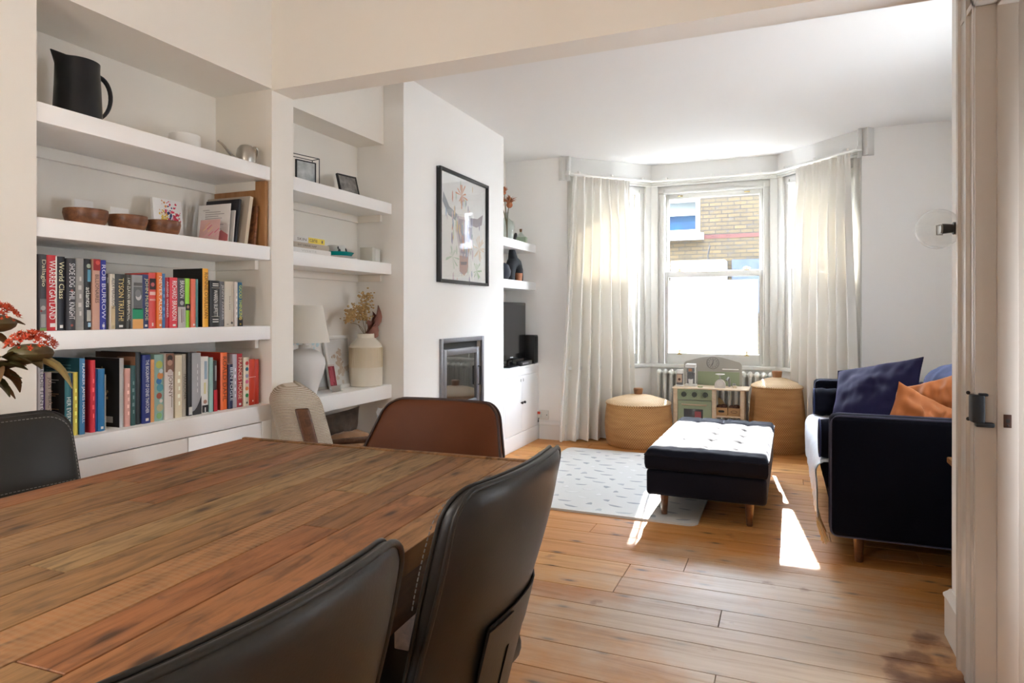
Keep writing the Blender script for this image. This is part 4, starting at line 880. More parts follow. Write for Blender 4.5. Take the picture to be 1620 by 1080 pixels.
def sprig(label, base, paths, heads, loc, mat_h, rr=(.004, .009), nh=60, sp=.03, seed=1):
    t = thing('dried_stem', label, 'dried flower', loc); R = random.Random(seed); m = MB()
    for pth in paths: m.tube(bez(*pth, 10), .0016, 5)
    part('stem', m, DSTEM, t); m = MB()
    for (c, s, n) in heads:
        m = MB()
        for k in range(n):
            p = (c[0] + R.gauss(0, s), c[1] + R.gauss(0, s), c[2] + R.gauss(0, s * .9)); m.ball(p, R.uniform(*rr), 5, 4, (1, R.uniform(.5, 1), R.uniform(.5, 1)))
        part('flower_cluster', m, mat_h, t)
    return t
L0 = (-2.365, 3.378, 1.04)
sprig('sprays of tan dried hydrangea in the stoneware vase', None, [((0, 0, 0), (0, -.02, .08), (.0, -.09, .1), (.0, -.15, .1)), ((0, 0, 0), (0, 0, .08), (0, -.06, .16), (0, -.07, .2)), ((0, 0, 0), (0, 0, .08), (0, .0, .2), (0, .01, .27)), ((0, 0, 0), (.01, -.03, .05), (.01, -.08, .06), (.02, -.1, .09))],
      [((0, -.165, .13), .014, 75), ((0, -.13, .165), .017, 80), ((.01, -.07, .185), .022, 80), ((0, -.03, .14), .022, 70), ((0, .0, .2), .018, 60), ((-.01, .02, .26), .02, 75)], L0, DRIED, (.0045, .009))
def leafmesh(m, base, tip, wid, curl=.15, up=(0, 0, 1), n=7):
    b, t_ = Vector(base), Vector(tip); ax = t_ - b; L = ax.length; sd = ax.normalized().cross(Vector(up)); sd = sd.normalized() if sd.length > 1e-4 else Vector((1, 0, 0)); nn = sd.cross(ax.normalized())
    vs = []
    for i in range(n):
        s = i / (n - 1); w = wid * sin(pi * min(1, s * .93 + .05)) ** .8; c = b + ax * s + nn * (curl * L * sin(pi * s) * .5)
        for k in (-1, -.5, 0, .5, 1): vs.append(c + sd * (w * k) + nn * (abs(k) ** 2 * w * .5))
    i0 = m.mark(); m.add(vs, [(i * 5 + k, i * 5 + k + 1, (i + 1) * 5 + k + 1, (i + 1) * 5 + k) for i in range(n - 1) for k in range(4)])
    off = nn * .0008
    m.add([v - off for v in vs], [(i * 5 + k, (i + 1) * 5 + k, (i + 1) * 5 + k + 1, i * 5 + k + 1) for i in range(n - 1) for k in range(4)])
t = thing('dried_stem', 'curled burgundy dried leaves in the stoneware vase', 'dried flower', L0)
part('stem', MB().tube(bez((0, 0, 0), (0, .02, .03), (.0, .03, .06), (.0, .05, .08), 8), .002, 6), DSTEM, t)
for b_, e_, w_ in (((0, .01, .03), (.02, .09, .07), .042), ((0, .02, .05), (.02, .1, .21), .04), ((0, .0, .04), (.03, -.04, .12), .036), ((0, .05, .09), (-.01, .085, .17), .036), ((0, .0, .02), (.03, .06, .11), .044)):
    m = MB(); leafmesh(m, b_, e_, w_, .25, (1, .2, .1)); part('leaf', m, DLEAF, t, fix=False)
# floor of the alcove: dark cushion and tan cushion on a low log basket
t = thing('log_basket', 'low dark basket under the desk shelf, holding two cushions', 'basket', (-2.36, 3.16, 0))
m = MB()
for k in range(12): m.tube([(.12 * sgn_x, .25 * sgn_y, .02 + .028 * k) for sgn_x, sgn_y in ((1, 1), (-1, 1), (-1, -1), (1, -1))], .014, 6, closed=True)
part('woven_side', m, DARKWOOD, t); part('base', MB().box(-.11, -.24, 0, .11, .24, .33, .01), DARKWOOD, t)
FUR = mat('dark_mottled_fabric', (.06, .04, .028), .95, bump=.5, bscale=60, bdist=.01, var=.8, vscale=14, vcol=(.13, .09, .065))
m = pillow(.5, .26, .12, .02, .1, 22, 3); solo('cushion', m, FUR, 'dark mottled cushion slumped on the basket under the desk shelf', 'cushion', (-2.43, 3.13, .50), (radians(8), 0, radians(90)))
m = pillow(.46, .2, .16, .012, .08, 22, 6); solo('cushion', m, mat('tan_fabric', (.30, .16, .075), .85, sheen=.3, bump=.3, bscale=80), 'tan corduroy cushion in front of the dark mottled one', 'cushion', (-2.29, 3.1, .44), (radians(-70), 0, radians(90)))
# ------------------------------------------------------------------ dining table
TA = radians(2.5); TW, TL = 1.08, 2.1
tc = Vector((-1.757, 1.785, 0)) - Matrix.Rotation(TA, 3, 'Z') @ Vector((-TW / 2, TL / 2, 0))
T = thing('dining_table', 'large reclaimed plank dining table with worn brown boards', 'table', (tc.x, tc.y, 0), TA)
mb, cols = board_floor(-TW / 2, TW / 2, -TL / 2, TL / 2 - .022, .76, .075, .12, .5, 1.5, 1, 21, th=.045, gap=.0022, bev=.0012, fixed=[.088, .1, .112, .085, .105, .094, .118, .1, .09, .11, .098])
o = part('tabletop', mb, TABLEM, T, smooth=False, fix=False); paint_boards(o, cols)
mb, cols = board_floor(-TW / 2, TW / 2, TL / 2 - .021, TL / 2, .764, .021, .022, 3, 4, 0, 4, th=.049, bev=.002)
o = part('end_strip', mb, TABLEM, T, smooth=False, fix=False); paint_boards(o, [(.1, .3, 0, 1)] * len(mb.f))
m = MB()
for s in (-1, 1): m.box(s * (TW / 2 - .03), -TL / 2 + .03, .60, s * (TW / 2 - .055), TL / 2 - .04, .714, .003)
for s in (-1, 1): m.box(-TW / 2 + .055, s * (TL / 2 - .05), .60, TW / 2 - .055, s * (TL / 2 - .075), .714, .003)
part('apron', m, DARKWOOD if False else wood('aged_brown', (.15, .065, .025), (.24, .115, .05), .5, 4, (8, 1, 8)), T)
for sx in (-1, 1):
    for sy in (-1, 1):
        part('leg', MB().box(sx * (TW / 2 - .05), sy * .44, 0, sx * (TW / 2 - .13), sy * .52, .715, .006), bpy.data.materials['aged_brown'], T)
# ------------------------------------------------------------------ dining chairs (local: sitter faces +y)
class Shell:
    def __init__(s, ztop, zbot, hw, yf, cf, th, rc): s.ztop, s.zbot, s.hw, s.yf, s.cf, s.th, s.rc = ztop, zbot, hw, yf, cf, th, rc
    def half(s, z):
        h = s.hw(z); k = z - (s.ztop - s.rc)
        return h if k <= 0 else h - s.rc + sqrt(max(0, s.rc ** 2 - k * k))
    def pt(s, f, z, side):
        """f in -1..1 across, side -1 rear face .. 1 front face"""
        x = f * s.half(z); k = max(0, 1 - abs(f) ** 6) ** .4
        zt = min(1, (s.ztop - z) / .03) if s.ztop - z < .03 else 1
        t = s.th(z) * (.55 + .45 * sqrt(max(0, 1 - (1 - zt) ** 2)))
        return (x, s.yf(z) + s.cf(z) * (x / s.hw(z)) ** 2 + side * t / 2 * k, z)
    def build(s, mb, nz_=26, n=40):
        zs = [s.zbot + (s.ztop - s.zbot) * (1 - (1 - i / (nz_ - 1)) ** 1.6) for i in range(nz_)]; vs = []; fs = []
        for z in zs:
            for k in range(n):
                a = 2 * pi * k / n; ca, sa = cos(a), sin(a); f = (abs(ca) ** .45) * (1 if ca >= 0 else -1)
                x, y0, _ = s.pt(f, z, 0); sg = (abs(sa) ** .55) * (1 if sa >= 0 else -1)
                t = abs(s.pt(0, z, 1)[1] - s.pt(0, z, 0)[1]); vs.append((x, y0 + sg * t, z))
        for i in range(nz_ - 1):
            for k in range(n): fs.append((i * n + k, i * n + (k + 1) % n, (i + 1) * n + (k + 1) % n, (i + 1) * n + k))
        fs.append(tuple(range(n - 1, -1, -1))); b = (nz_ - 1) * n; fs.append(tuple(b + k for k in range(n)))
        return mb.add(vs, fs)
    def edge(s, off, side, zb=None, n=26, inset=0):
        """perimeter path up one side, over the top and down the other"""
        zb = zb or s.zbot; L = []
        zt = s.ztop - inset
        zs = [zb + (zt - s.rc - zb) * i / n for i in range(n)] + [zt - s.rc + s.rc * sin(pi / 2 * i / 8) for i in range(9)]
        half = []
        for z in zs:
            h = s.hw(z) - inset; k = z - (zt - s.rc)
            if k > 0: h = h - s.rc + sqrt(max(0, s.rc ** 2 - k * k))
            half.append((h, z))
        def P(x, z):
            zz = min(z, s.ztop - .004); t = abs(s.pt(0, zz, 1)[1] - s.pt(0, zz, 0)[1])
            return (x, s.yf(z) + s.cf(z) * (x / s.hw(z)) ** 2 + side * t + off, z)
        L = [P(h, z) for h, z in half]; hx = half[-1][0]
        L += [P(hx - 2 * hx * i / 14, zt) for i in range(1, 14)] + [P(-h, z) for h, z in reversed(half)]
        return L
def dashes(m, path, step=.0105, ln=.0065, r=.0011):
    acc = 0
    for a, b in zip(path, path[1:]):
        a, b = Vector(a), Vector(b); L = (b - a).length
        if L < 1e-6: continue
        d = (b - a) / L; p = -acc
        while p < L:
            if p >= 0: m.tube([a + d * p, a + d * (p + ln)], r, 4)
            p += step
        acc = L - (p - step) if False else (L - p + step) % step
sh = Shell(.905, .30, lambda z: .236 - .02 * max(0, .55 - z), lambda z: -.15 - .155 * (z - .285) / .62, lambda z: .03, lambda z: .052 + .016 * sin(max(0, min(1, (z - .62) / .28)) * pi), .055)
def black_chair(label):
    t = thing('dining_chair', label, 'chair', group='black leather dining chairs')
    part('backrest', sh.build(MB()), LEATHER, t, sharp=60)
    part('piping', MB().tube(sh.edge(0, -.55, .32), .0052, 8).tube(sh.edge(0, .35, .32), .004, 8), LEATHER, t, sharp=80)
    m = MB(); dashes(m, sh.edge(.0015, 1.0, .70, inset=.012))
    row = [sh.pt(-.93 + 1.86 * k / 30, .703, 1) for k in range(31)]; row = [(x, y + .0012, z) for x, y, z in row]; dashes(m, row); part('stitching', m, STITCH, t, smooth=False, label='pale stitching')
    def band(f0, f1, z0, z1, off, nx=10, nz2=6):
        m = MB(); g = lambda q: (lambda a, b: (lambda p: (p[0], p[1] - off - q, p[2]))(sh.pt(f0 + (f1 - f0) * a, z0 + (z1 - z0) * b, -1)))
        m.grid(g(0), nx, nz2); m.grid(g(.0035), nx, nz2); b0 = nx * nz2
        per = [i * nz2 for i in range(nx)] + [(nx - 1) * nz2 + j for j in range(1, nz2)] + [i * nz2 + nz2 - 1 for i in range(nx - 2, -1, -1)] + [j for j in range(nz2 - 2, 0, -1)]
        m.add([m.v[k] for k in per] + [m.v[b0 + k] for k in per], [(k, (k + 1) % len(per), len(per) + (k + 1) % len(per), len(per) + k) for k in range(len(per))])
        return m
    part('strap', band(-.3, .96, .52, .612, .004), LEATHER, t); part('strap', band(-.32, .12, .33, .605, .0085), LEATHER, t); part('strap', band(.3, .8, .33, .60, .0015), LEATHER, t)
    part('seat', MB().box(-.235, -.2, .40, .235, .23, .475, .03, 4), LEATHER, t)
    m = MB(); m.box(-.2, -.17, .375, .2, .2, .40, .004); part('seat_frame', m, BLACK, t)
    for sx in (-1, 1):
        for sy in (-1, 1): part('leg', MB().cyl((sx * .17, sy * .14, .38), (sx * .215, sy * .2, 0), .013, .010, 10), BLACK, t)
    return t
ch = black_chair('black leather dining chair nearest the living room, its strapped back to the camera'); ch.location = (-.766, 1.2, 0); ch.rotation_euler = (0, 0, radians(87.5))
dup(ch, (-.772, .545, 0), radians(87.2), 'black leather dining chair cut off by the bottom edge of the photo')
dup(ch, (-1.755, 1.10, 0), radians(-90), 'black leather dining chair across the table, before the bookcase')
bs = Shell(.897, .36, lambda z: .208 + .30 * max(0, .9 - z) - .32 * max(0, .74 - z), lambda z: -.20 - .10 * (z - .36) / .54, lambda z: .035 + .28 * max(0, .9 - z), lambda z: .034 + .012 * sin(max(0, min(1, (z - .45) / .45)) * pi), .05)
t = thing('dining_chair', 'tan brown leather tub chair at the far end of the dining table', 'chair', (-1.087, 1.735, 0), radians(180))
part('backrest', bs.build(MB()), BROWNL, t, sharp=60)
part('piping', MB().tube(bs.edge(0, .55, .38), .0045, 8).tube(bs.edge(0, -.7, .38), .0045, 8), mat('dark_piping', (.03, .01, .006), .4), t, sharp=80)
part('seat', MB().box(-.23, -.2, .40, .23, .22, .47, .03, 4), BROWNL, t)
for sx in (-1, 1):
    for sy in (-1, 1): part('leg', MB().cyl((sx * .16, sy * .13, .41), (sx * .21, sy * .2, 0), .013, .010, 10), BLACK, t)
# ------------------------------------------------------------------ flowers on the table
t = thing('flower_vase', 'stoneware vase of red flowers standing on the table', 'vase', (-1.47, .60, .764))
part('body', MB().lathe([(0, 0), (.045, 0), (.07, .03), (.075, .09), (.05, .16), (.035, .19), (.04, .21), (.036, .21), (.03, .19), (.06, .1), (0, .02)], 36), CREAMPOT, t)
REDF = mat('kalanchoe_red', (.62, .085, .010), .6, var=.6, vscale=30, vcol=(.38, .02, .008)); FLEAF = mat('autumn_leaf', (.105, .055, .02), .5, var=.7, vscale=14, vcol=(.17, .085, .03)); FGREEN = mat('olive_leaf', (.085, .085, .028), .5, var=.5, vscale=12, vcol=(.12, .07, .03)); FPALE = mat('pale_leaf', (.34, .27, .11), .5)
def bloom(label, base, head, r, leaves, seed):
    t = thing('red_flower', label, 'flower', base); R = random.Random(seed); b = Vector(base); h = Vector(head) - b
    part('stem', MB().tube(bez((0, 0, 0), (h.x * .1, h.y * .1, h.z * .5), (h.x * .6, h.y * .6, h.z * .75), tuple(h - Vector((0, 0, r * .5))), 12), .0035, 7), mat('reddish_stem', (.13, .06, .025), .6), t)
    m = MB()
    for k in range(150):
        a = R.uniform(0, 2 * pi); q = R.uniform(0, 1) ** .5; p = h + Vector((r * q * cos(a), r * q * sin(a), r * .85 * sqrt(max(0, 1 - q * q)) + R.uniform(-.003, .004)))
        nrm = Vector((q * cos(a), q * sin(a), .7)).normalized(); u = nrm.orthogonal().normalized(); v = nrm.cross(u); s_ = R.uniform(.004, .0075); k4 = R.uniform(0, 2)
        m.add([p, ] + [p + (u * cos(k4 + j * pi / 4) + v * sin(k4 + j * pi / 4)) * (s_ if j % 2 == 0 else s_ * .4) + nrm * (.003 if j % 2 == 0 else -.001) for j in range(8)], [(0, 1 + j, 1 + (j + 1) % 8) for j in range(8)])
    part('petals', m, REDF, t, smooth=False, fix=False)
    part('flower_base', MB().ball(h + Vector((0, 0, -r * .12)), r * .9, 16, 8, (1, 1, .5)), FGREEN, t)
    for (dz, ang, L, w, mi, tilt) in leaves:
        f = max(0, min(1, dz)); c = Vector((h.x * f ** 1.3, h.y * f ** 1.3, h.z * f)); m = MB()
        leafmesh(m, c, c + Vector((cos(ang) * L, sin(ang) * L, tilt * L)), w, .3, (0, 0, 1), 8); part('leaf', m, (FLEAF, FGREEN, FPALE)[mi], t, fix=False)
RL = random.Random(12)
def rleaves(n, lo, hi): return [(RL.uniform(lo, hi), RL.uniform(-1.2, 2.6), RL.uniform(.045, .09), RL.uniform(.014, .027), RL.choice((0, 0, 0, 1, 2)), RL.uniform(-.9, .2)) for _ in range(n)]
bloom('red flower head with brown leaves, in front of the book shelf upright', (-1.46, .615, .965), (-1.327, .808, 1.128), .042, rleaves(24, .5, .98), 1)
bloom('higher red flower head at the left edge of the photo', (-1.475, .60, .965), (-1.372, .772, 1.185), .038, rleaves(14, .4, .95), 2)
# ------------------------------------------------------------------ cord armchair
t = thing('armchair', 'cream corded armchair with a dark wood frame beyond the table', 'armchair', (-1.875, 2.80, 0), radians(-42))
def rib(x0, x1, y0, y1, z0, z1, lean, r):
    m = MB(); m.box(x0, y0, z0, x1, y1, z1, r, 5)
    for k, v in enumerate(m.v): m.v[k] = (v[0], v[1] - lean * (v[2] - z0), v[2])
    return m
CORD2, nt, out = newmat('corded_fabric'); p = N(nt, 'ShaderNodeBsdfPrincipled', i_Roughness=.95); co = coords(nt, (1, 1, 1))
wv = N(nt, 'ShaderNodeTexWave', bands_direction='Z', i_Scale=46.0, i_Distortion=1.2, i_Detail=1.0, **{'i_Detail_Scale': 6.0}); nt.links.new(co, wv.inputs['Vector'])
nt.links.new(ramp(nt, wv.outputs[0], [(.15, (.34, .275, .20)), (.6, (.60, .53, .44))]), p.inputs['Base Color']); nt.links.new(bumpn(nt, wv.outputs[0], .5, .004), p.inputs['Normal']); nt.links.new(p.outputs[0], out.inputs[0])
part('back_cushion', rib(-.25, .25, -.42, -.20, .36, .87, .26, .09), CORD2, t, sharp=70)
part('seat_cushion', MB().box(-.26, -.3, .30, .26, .34, .44, .05, 4), CORD2, t, sharp=70)
for sx in (-1, 1):
    m = MB(); i = m.mark(); m.box(-.014, -.03, 0, .014, .03, .44, .008, 3)
    for k in range(i, len(m.v)): v = m.v[k]; m.v[k] = (v[0] + sx * .258, v[1] - .30 - .26 * (v[2] + .0), v[2] + .34)
    part('back_post', m, DARKWOOD, t)
    part('armrest', MB().box(sx * .262, -.34, .50, sx * .31, .30, .53, .012, 3), DARKWOOD, t)
    part('leg', MB().cyl((sx * .285, .26, .5), (sx * .29, .30, 0), .02, .015, 10), DARKWOOD, t); part('leg', MB().cyl((sx * .285, -.28, .5), (sx * .29, -.36, 0), .02, .015, 10), DARKWOOD, t)
part('side_rail', MB().box(-.30, -.33, .26, -.262, .3, .30, .008).box(.262, -.33, .26, .30, .3, .30, .008), DARKWOOD, t)
t2 = pillow(.34, .3, .12, .01, .08, 20, 9); solo('cushion', t2, [mat('striped_cotton', (.62, .62, .6), .9, var=.5, vscale=9, vcol=(.4, .46, .56), stretch=(9, 1, 1))], 'white and blue cushion on the cord armchair seat', 'cushion', (-1.83, 2.89, .565), (radians(24), 0, radians(-40)))
# ------------------------------------------------------------------ chimney breast: print and stove
t = thing('picture_frame', 'large black framed watercolour of a horned animal on the chimney wall', 'picture', (XL, 4.30, 1.41))
m = MB(); m.frame(-.395, 0, .395, .785, .022, 0, .032, .002); m.tr(0, Matrix.Rotation(-pi / 2, 4, 'Z') @ Matrix.Translation((0, .0005, 0))); part('frame', m, BLACK, t)
part('mount', MB().box(.002, -.375, .02, .012, .375, .765), WHITECARD, t)
m = MB(); R = random.Random(6); mats = []
def wash(col, poly, x):
    mats.append(flat(col, .8)); m.cm = len(mats) - 1; m.prism(poly, x - .0002, x, 'yz')
def W(pts): return [(a * .375, .392 + b * .375) for a, b in pts]
wash((.62, .56, .6), W([(-.3, .25), (.28, .27), (.36, .0), (.2, -.5), (.14, -.82), (-.18, -.85), (-.2, -.45), (-.36, -.02)]), .0124)
wash((.40, .36, .42), W([(-.24, .2), (.22, .22), (.24, -.05), (.1, -.45), (-.12, -.45), (-.28, -.05)]), .0126)
wash((.3, .32, .36), W([(-.3, .28), (-.62, .38), (-.85, .62), (-.88, .44), (-.66, .22), (-.34, .14)]), .0128); wash((.34, .28, .3), W([(.28, .28), (.6, .3), (.86, .42), (.8, .2), (.55, .12), (.3, .14)]), .0128)
wash((.45, .28, .26), W([(-.2, -.5), (.16, -.5), (.18, -.76), (.0, -.88), (-.2, -.8)]), .0129); wash((.2, .16, .2), W([(-.16, -.62), (.12, -.6), (.1, -.66), (-.14, -.68)]), .0131)
for k in range(90):
    a, b = R.gauss(0, .32), R.gauss(-.1, .38); s = R.uniform(.02, .09); col = R.choice(((.66, .34, .26), (.3, .4, .55), (.5, .6, .5), (.62, .5, .55), (.7, .52, .3), (.28, .26, .36)))
    wash(col, W([(a + s * .35 * cos(q), b + s * 1.5 * sin(q)) for q in (0, 1.3, 2.4, 3.6, 5)]), .0132 + .000006 * k)
for (a, b, col, n_) in ((-.12, .66, (.72, .3, .16), 22), (.66, -.3, (.72, .55, .4), 26), (-.5, -.55, (.5, .6, .5), 14), (.55, -.75, (.35, .5, .3), 14)):
    for k in range(n_):
        q = R.uniform(0, 2 * pi); L = R.uniform(.08, .26); wash(col, W([(a, b), (a + L * cos(q - .07), b + L * sin(q - .07)), (a + L * 1.1 * cos(q), b + L * 1.1 * sin(q)), (a + L * cos(q + .07), b + L * sin(q + .07))]), .014 + .000005 * k)
part('watercolour', m, mats, t, smooth=False)
part('glass', MB().box(.018, -.375, .02, .020, .375, .765), PICGLASS, t)
t = thing('stove', 'steel framed inset stove in the chimney breast', 'stove', (XL, 4.293, .455))
GREYST = mat('grey_steel', (.24, .245, .27), .38, metal=.7); STOVEGLASS = mat('dark_stove_glass', (.02, .02, .02), .02, spec=1.0, coat=1.0)
def yzframe(m, y0, z0, y1, z1, w, x0, x1, b=.002):
    i = m.mark(); m.frame(y0, z0, y1, z1, w, -x1, -x0, b); m.tr(i, Matrix.Rotation(pi / 2, 4, 'Z')); return m
part('outer_frame', yzframe(MB(), -.345, 0, .345, .568, .032, -.002, .016), GREYST, t)
part('firebox', MB().box(-.28, -.31, .03, -.03, .31, .54), mat('firebox_black', (.01, .01, .01), .6), t)
dr = part('stove_door', yzframe(MB(), -.285, .055, .285, .49, .045, -.03, .004, .004), GREYST, t)
g = link('stove_window', MB().box(-.02, -.242, .098, -.008, .242, .447).mesh('stove_window', STOVEGLASS), dr)
h = link('handle', MB().tube([(.0, .262, .2), (.022, .262, .2), (.022, .262, .34), (.0, .262, .34)], .006, 8).mesh('handle', BLACK), dr)
# ------------------------------------------------------------------ television alcove
t = thing('media_cabinet', 'white alcove cabinet with two doors under the television', 'cabinet', (XB, 5.06, 0))
part('cabinet_body', MB().box(XB, 5.06, 0, -2.185, 5.917, .70), SHELF, t, world=True); part('cabinet_top', MB().box(XB, 5.06, .70, -2.166, 5.917, .722, .002), SHELF, t, world=True)
m = MB(); m.box(-2.186, 5.06, .64, -2.168, 5.917, .70, .001); m.box(-2.186, 5.06, .0, -2.166, 5.917, .135, .002); m.box(-2.186, 5.06, .13, -2.168, 5.09, .645, .001); m.box(-2.186, 5.87, .13, -2.168, 5.917, .645, .001); part('face_frame', m, SHELF, t, world=True)
for a, b, k in ((5.092, 5.478, 5.45), (5.481, 5.868, 5.51)):
    d_ = part('cabinet_door', MB().box(-2.185, a, .138, -2.168, b, .638, .0015), SHELF, t, world=True)
    for nm, mm in (('knob', MB().ball((-2.152, k, .40), .012, 12, 8).cyl((-2.168, k, .40), (-2.152, k, .40), .005, .005, 8)), ('keyhole_plate', MB().box(-2.168, k - .006, .585, -2.166, k + .006, .612, .001))):
        mm.tr(0, Matrix.Translation(t.location).inverted()); link(nm, mm.mesh(nm, BLACK if nm == 'knob' else STEEL), d_)
for z_, lab in ((1.85, 'upper white shelf in the television alcove, carrying the protea vase'), (1.492, 'lower white shelf in the television alcove, carrying the black ring vase')):
    s_ = thing('floating_shelf', lab, 'shelf', (XB, 5.06, z_ - .075)); part('shelf_board', MB().box(XB, 5.06, z_ - .075, -2.2, 5.917, z_, .002), SHELF, s_, world=True)
t = thing('television', 'black flat television standing on the alcove cabinet', 'television', (-2.25, 5.43, .722))
m = MB(); m.box(-.03, -.352, .055, .0, .352, .575, .008, 3); part('casing', m, mat('gloss_black', (.006, .006, .007), .18), t)
part('screen', MB().box(.0, -.328, .11, .0015, .328, .55), SCREEN, t); part('logo', MB().box(.0, -.035, .078, .0012, .035, .086), flat((.5, .5, .5)), t)
part('stand', MB().box(-.10, -.18, 0, .06, .18, .014, .006).box(-.03, -.05, .01, -.005, .05, .07, .004), mat('gloss_black_stand', (.006, .006, .007), .18), t)
m = MB()
for k in range(6): m.box(.061, -.12 + .03 * k, .004, .0615, -.1 + .03 * k, .009)
t = thing('speaker', 'tall black speaker beside the television', 'speaker', (-2.22, 5.845, .722)); part('cabinet', MB().box(-.06, -.05, 0, .05, .05, .27, .006), BLACK, t); part('grille', MB().box(.05, -.042, .012, .054, .042, .258, .003), mat('speaker_cloth', (.012, .012, .012), .95, bump=.4, bscale=400), t)
t = thing('media_box', 'small black box with pale labels under the television', 'box', (-2.205, 5.62, .722)); part('casing', MB().box(-.02, -.14, 0, .028, .14, .04, .004), BLACK, t)
m = MB()
for k in range(5): m.box(.028, -.1 + .03 * k, .012, .0288, -.082 + .03 * k, .028)
part('labels', m, flat((.45, .45, .47)), t)
solo('cable', MB().tube([(0, 0, .003), (.02, -.1, .004), (.03, -.05, .004), (.025, .02, .004), (.01, .05, .03)], .004, 6), BLACK, 'loose black cable at the front of the alcove cabinet', 'cable', (-2.2, 5.86, .722))
t = thing('wall_socket', 'white double socket with a red switch beside the alcove cabinet', 'socket', (-2.125, YW, .185)); part('plate', MB().box(-.045, -.012, 0, .055, 0, .09, .004), POTW, t); part('plug', MB().box(-.045, -.05, .02, -.01, -.012, .075, .006), POTW, t)
part('switch', MB().box(-.04, -.0515, .055, -.012, -.049, .08, .001), flat((.6, .06, .03)), t, label='red switch'); part('cable', MB().tube([(-.03, -.04, .03), (-.035, -.045, -.02), (-.04, -.02, -.015)], .004, 6).ball((.04, -.013, .045), .005, 8, 6), BLACK, t)
# shelf ornaments
t = thing('glass_vase', 'clear glass bottle vase on the upper television-alcove shelf', 'vase', (-2.365, 5.58, 1.85))
part('body', MB().lathe([(0, 0), (.075, 0), (.08, .01), (.08, .15), (.07, .19), (.03, .215), (.02, .23), (.02, .27), (.026, .275), (.024, .276), (.017, .27), (.017, .23), (.06, .19), (.075, .15), (.075, .012), (0, .006)], 32), CLEAR, t)
PROT = mat('dried_protea', (.36, .10, .035), .7, var=.6, vscale=30, vcol=(.5, .2, .08))
def protea(label, bend, r, seed):
    t = thing('protea_stem', label, 'flower', (-2.365, 5.58, 1.87)); e = Vector(bend)
    part('stem', MB().tube(bez((0, .02, 0), (0, .03, .1), (0, 0, .22), tuple(e), 10), .004, 6), DSTEM, t); m = MB(); R = random.Random(seed)
    for k in range(46):
        a = R.uniform(0, 2 * pi); q = R.uniform(.1, 1.1); d_ = Vector((sin(q) * cos(a), sin(q) * sin(a), cos(q))); leafmesh(m, e + d_ * r * .2, e + d_ * r * R.uniform(.9, 1.35), r * .13, .3, (0, 0, 1), 5)
    part('petals', m, PROT, t, fix=False); part('flower_base', MB().ball(e, r * .42, 12, 8), PROT, t)
protea('rust dried protea leaning right from the glass vase', (.02, .03, .33), .072, 1); protea('rust dried protea half hidden by the chimney edge', (-.02, -.07, .32), .06, 2); protea('tallest dried stem rising from the glass vase', (.0, -.05, .43), .045, 3)
t = thing('bottle', 'small clear bottle with a cork on the upper television-alcove shelf', 'bottle', (-2.29, 5.755, 1.85)); part('body', MB().lathe([(0, 0), (.04, 0), (.045, .01), (.043, .05), (.032, .085), (.014, .1), (.012, .12), (.01, .12), (.012, .1), (.04, .05), (0, .006)], 24), CLEAR, t); part('cork', MB().cyl((0, 0, .112), (0, 0, .14), .011, .013, 12), mat('cork', (.2, .1, .05), .8), t); part('filling', MB().lathe([(0, .004), (.038, .006), (.038, .045), (0, .05)], 20), mat('peach_salt', (.45, .25, .15), .8), t)
solo('candle', MB().box(-.06, -.035, 0, .06, .035, .055, .004), flat((.33, .40, .28), .5), 'pale green block candle before the corked bottle', 'candle', (-2.265, 5.68, 1.85), radians(8))
t = thing('ring_vase', 'matt black arched ring vase on the lower television-alcove shelf', 'vase', (-2.29, 5.60, 1.492))
m = MB(); prof = [((0, -.105, .0), .045), ((0, -.11, .06), .047), ((0, -.085, .135), .05), ((0, -.03, .175), .058), ((0, .04, .16), .052), ((0, .085, .11), .046), ((0, .1, .05), .043), ((0, .098, 0), .042)]
pts = []; rs = []
for i in range(len(prof) - 1):
    for k in range(5): f = k / 5; pts.append(Vector(prof[i][0]).lerp(Vector(prof[i + 1][0]), f)); rs.append(prof[i][1] * (1 - f) + prof[i + 1][1] * f)
pts.append(prof[-1][0]); rs.append(prof[-1][1]); m.tube(pts, rs, 20); m.tube(bez((0, -.035, .19), (0, -.045, .23), (0, -.06, .26), (0, -.06, .285), 8), [.048 - .02 * k / 8 for k in range(9)], 18)
part('body', m, mat('matt_black_clay', (.014, .016, .02), .75), t, sharp=80)
t = thing('dried_stem', 'black dried stem standing in the ring vase', 'dried flower', (-2.29, 5.54, 1.765)); m = MB(); m.tube(bez((0, 0, 0), (0, 0, .05), (.05, -.03, .12), (.06, -.06, .15), 8), [.007, .008, .009, .01, .012, .014, .017, .018, .012], 8); part('stem', m, mat('black_stem', (.02, .015, .012), .6), t)
solo('pot', MB().lathe([(0, 0), (.028, 0), (.036, .07), (.033, .07), (.026, .01), (0, .008)], 24), mat('terracotta', (.45, .19, .10), .8), 'little terracotta cup in front of the black ring vase', 'pot', (-2.232, 5.56, 1.492))
solo('vase', MB().lathe([(0, 0), (.05, 0), (.075, .04), (.08, .08), (.06, .13), (.03, .15), (0, .148)], 28), mat('blue_black_clay', (.02, .024, .035), .7), 'round blue-black vase at the hidden end of the lower alcove shelf', 'vase', (-2.30, 5.33, 1.492))
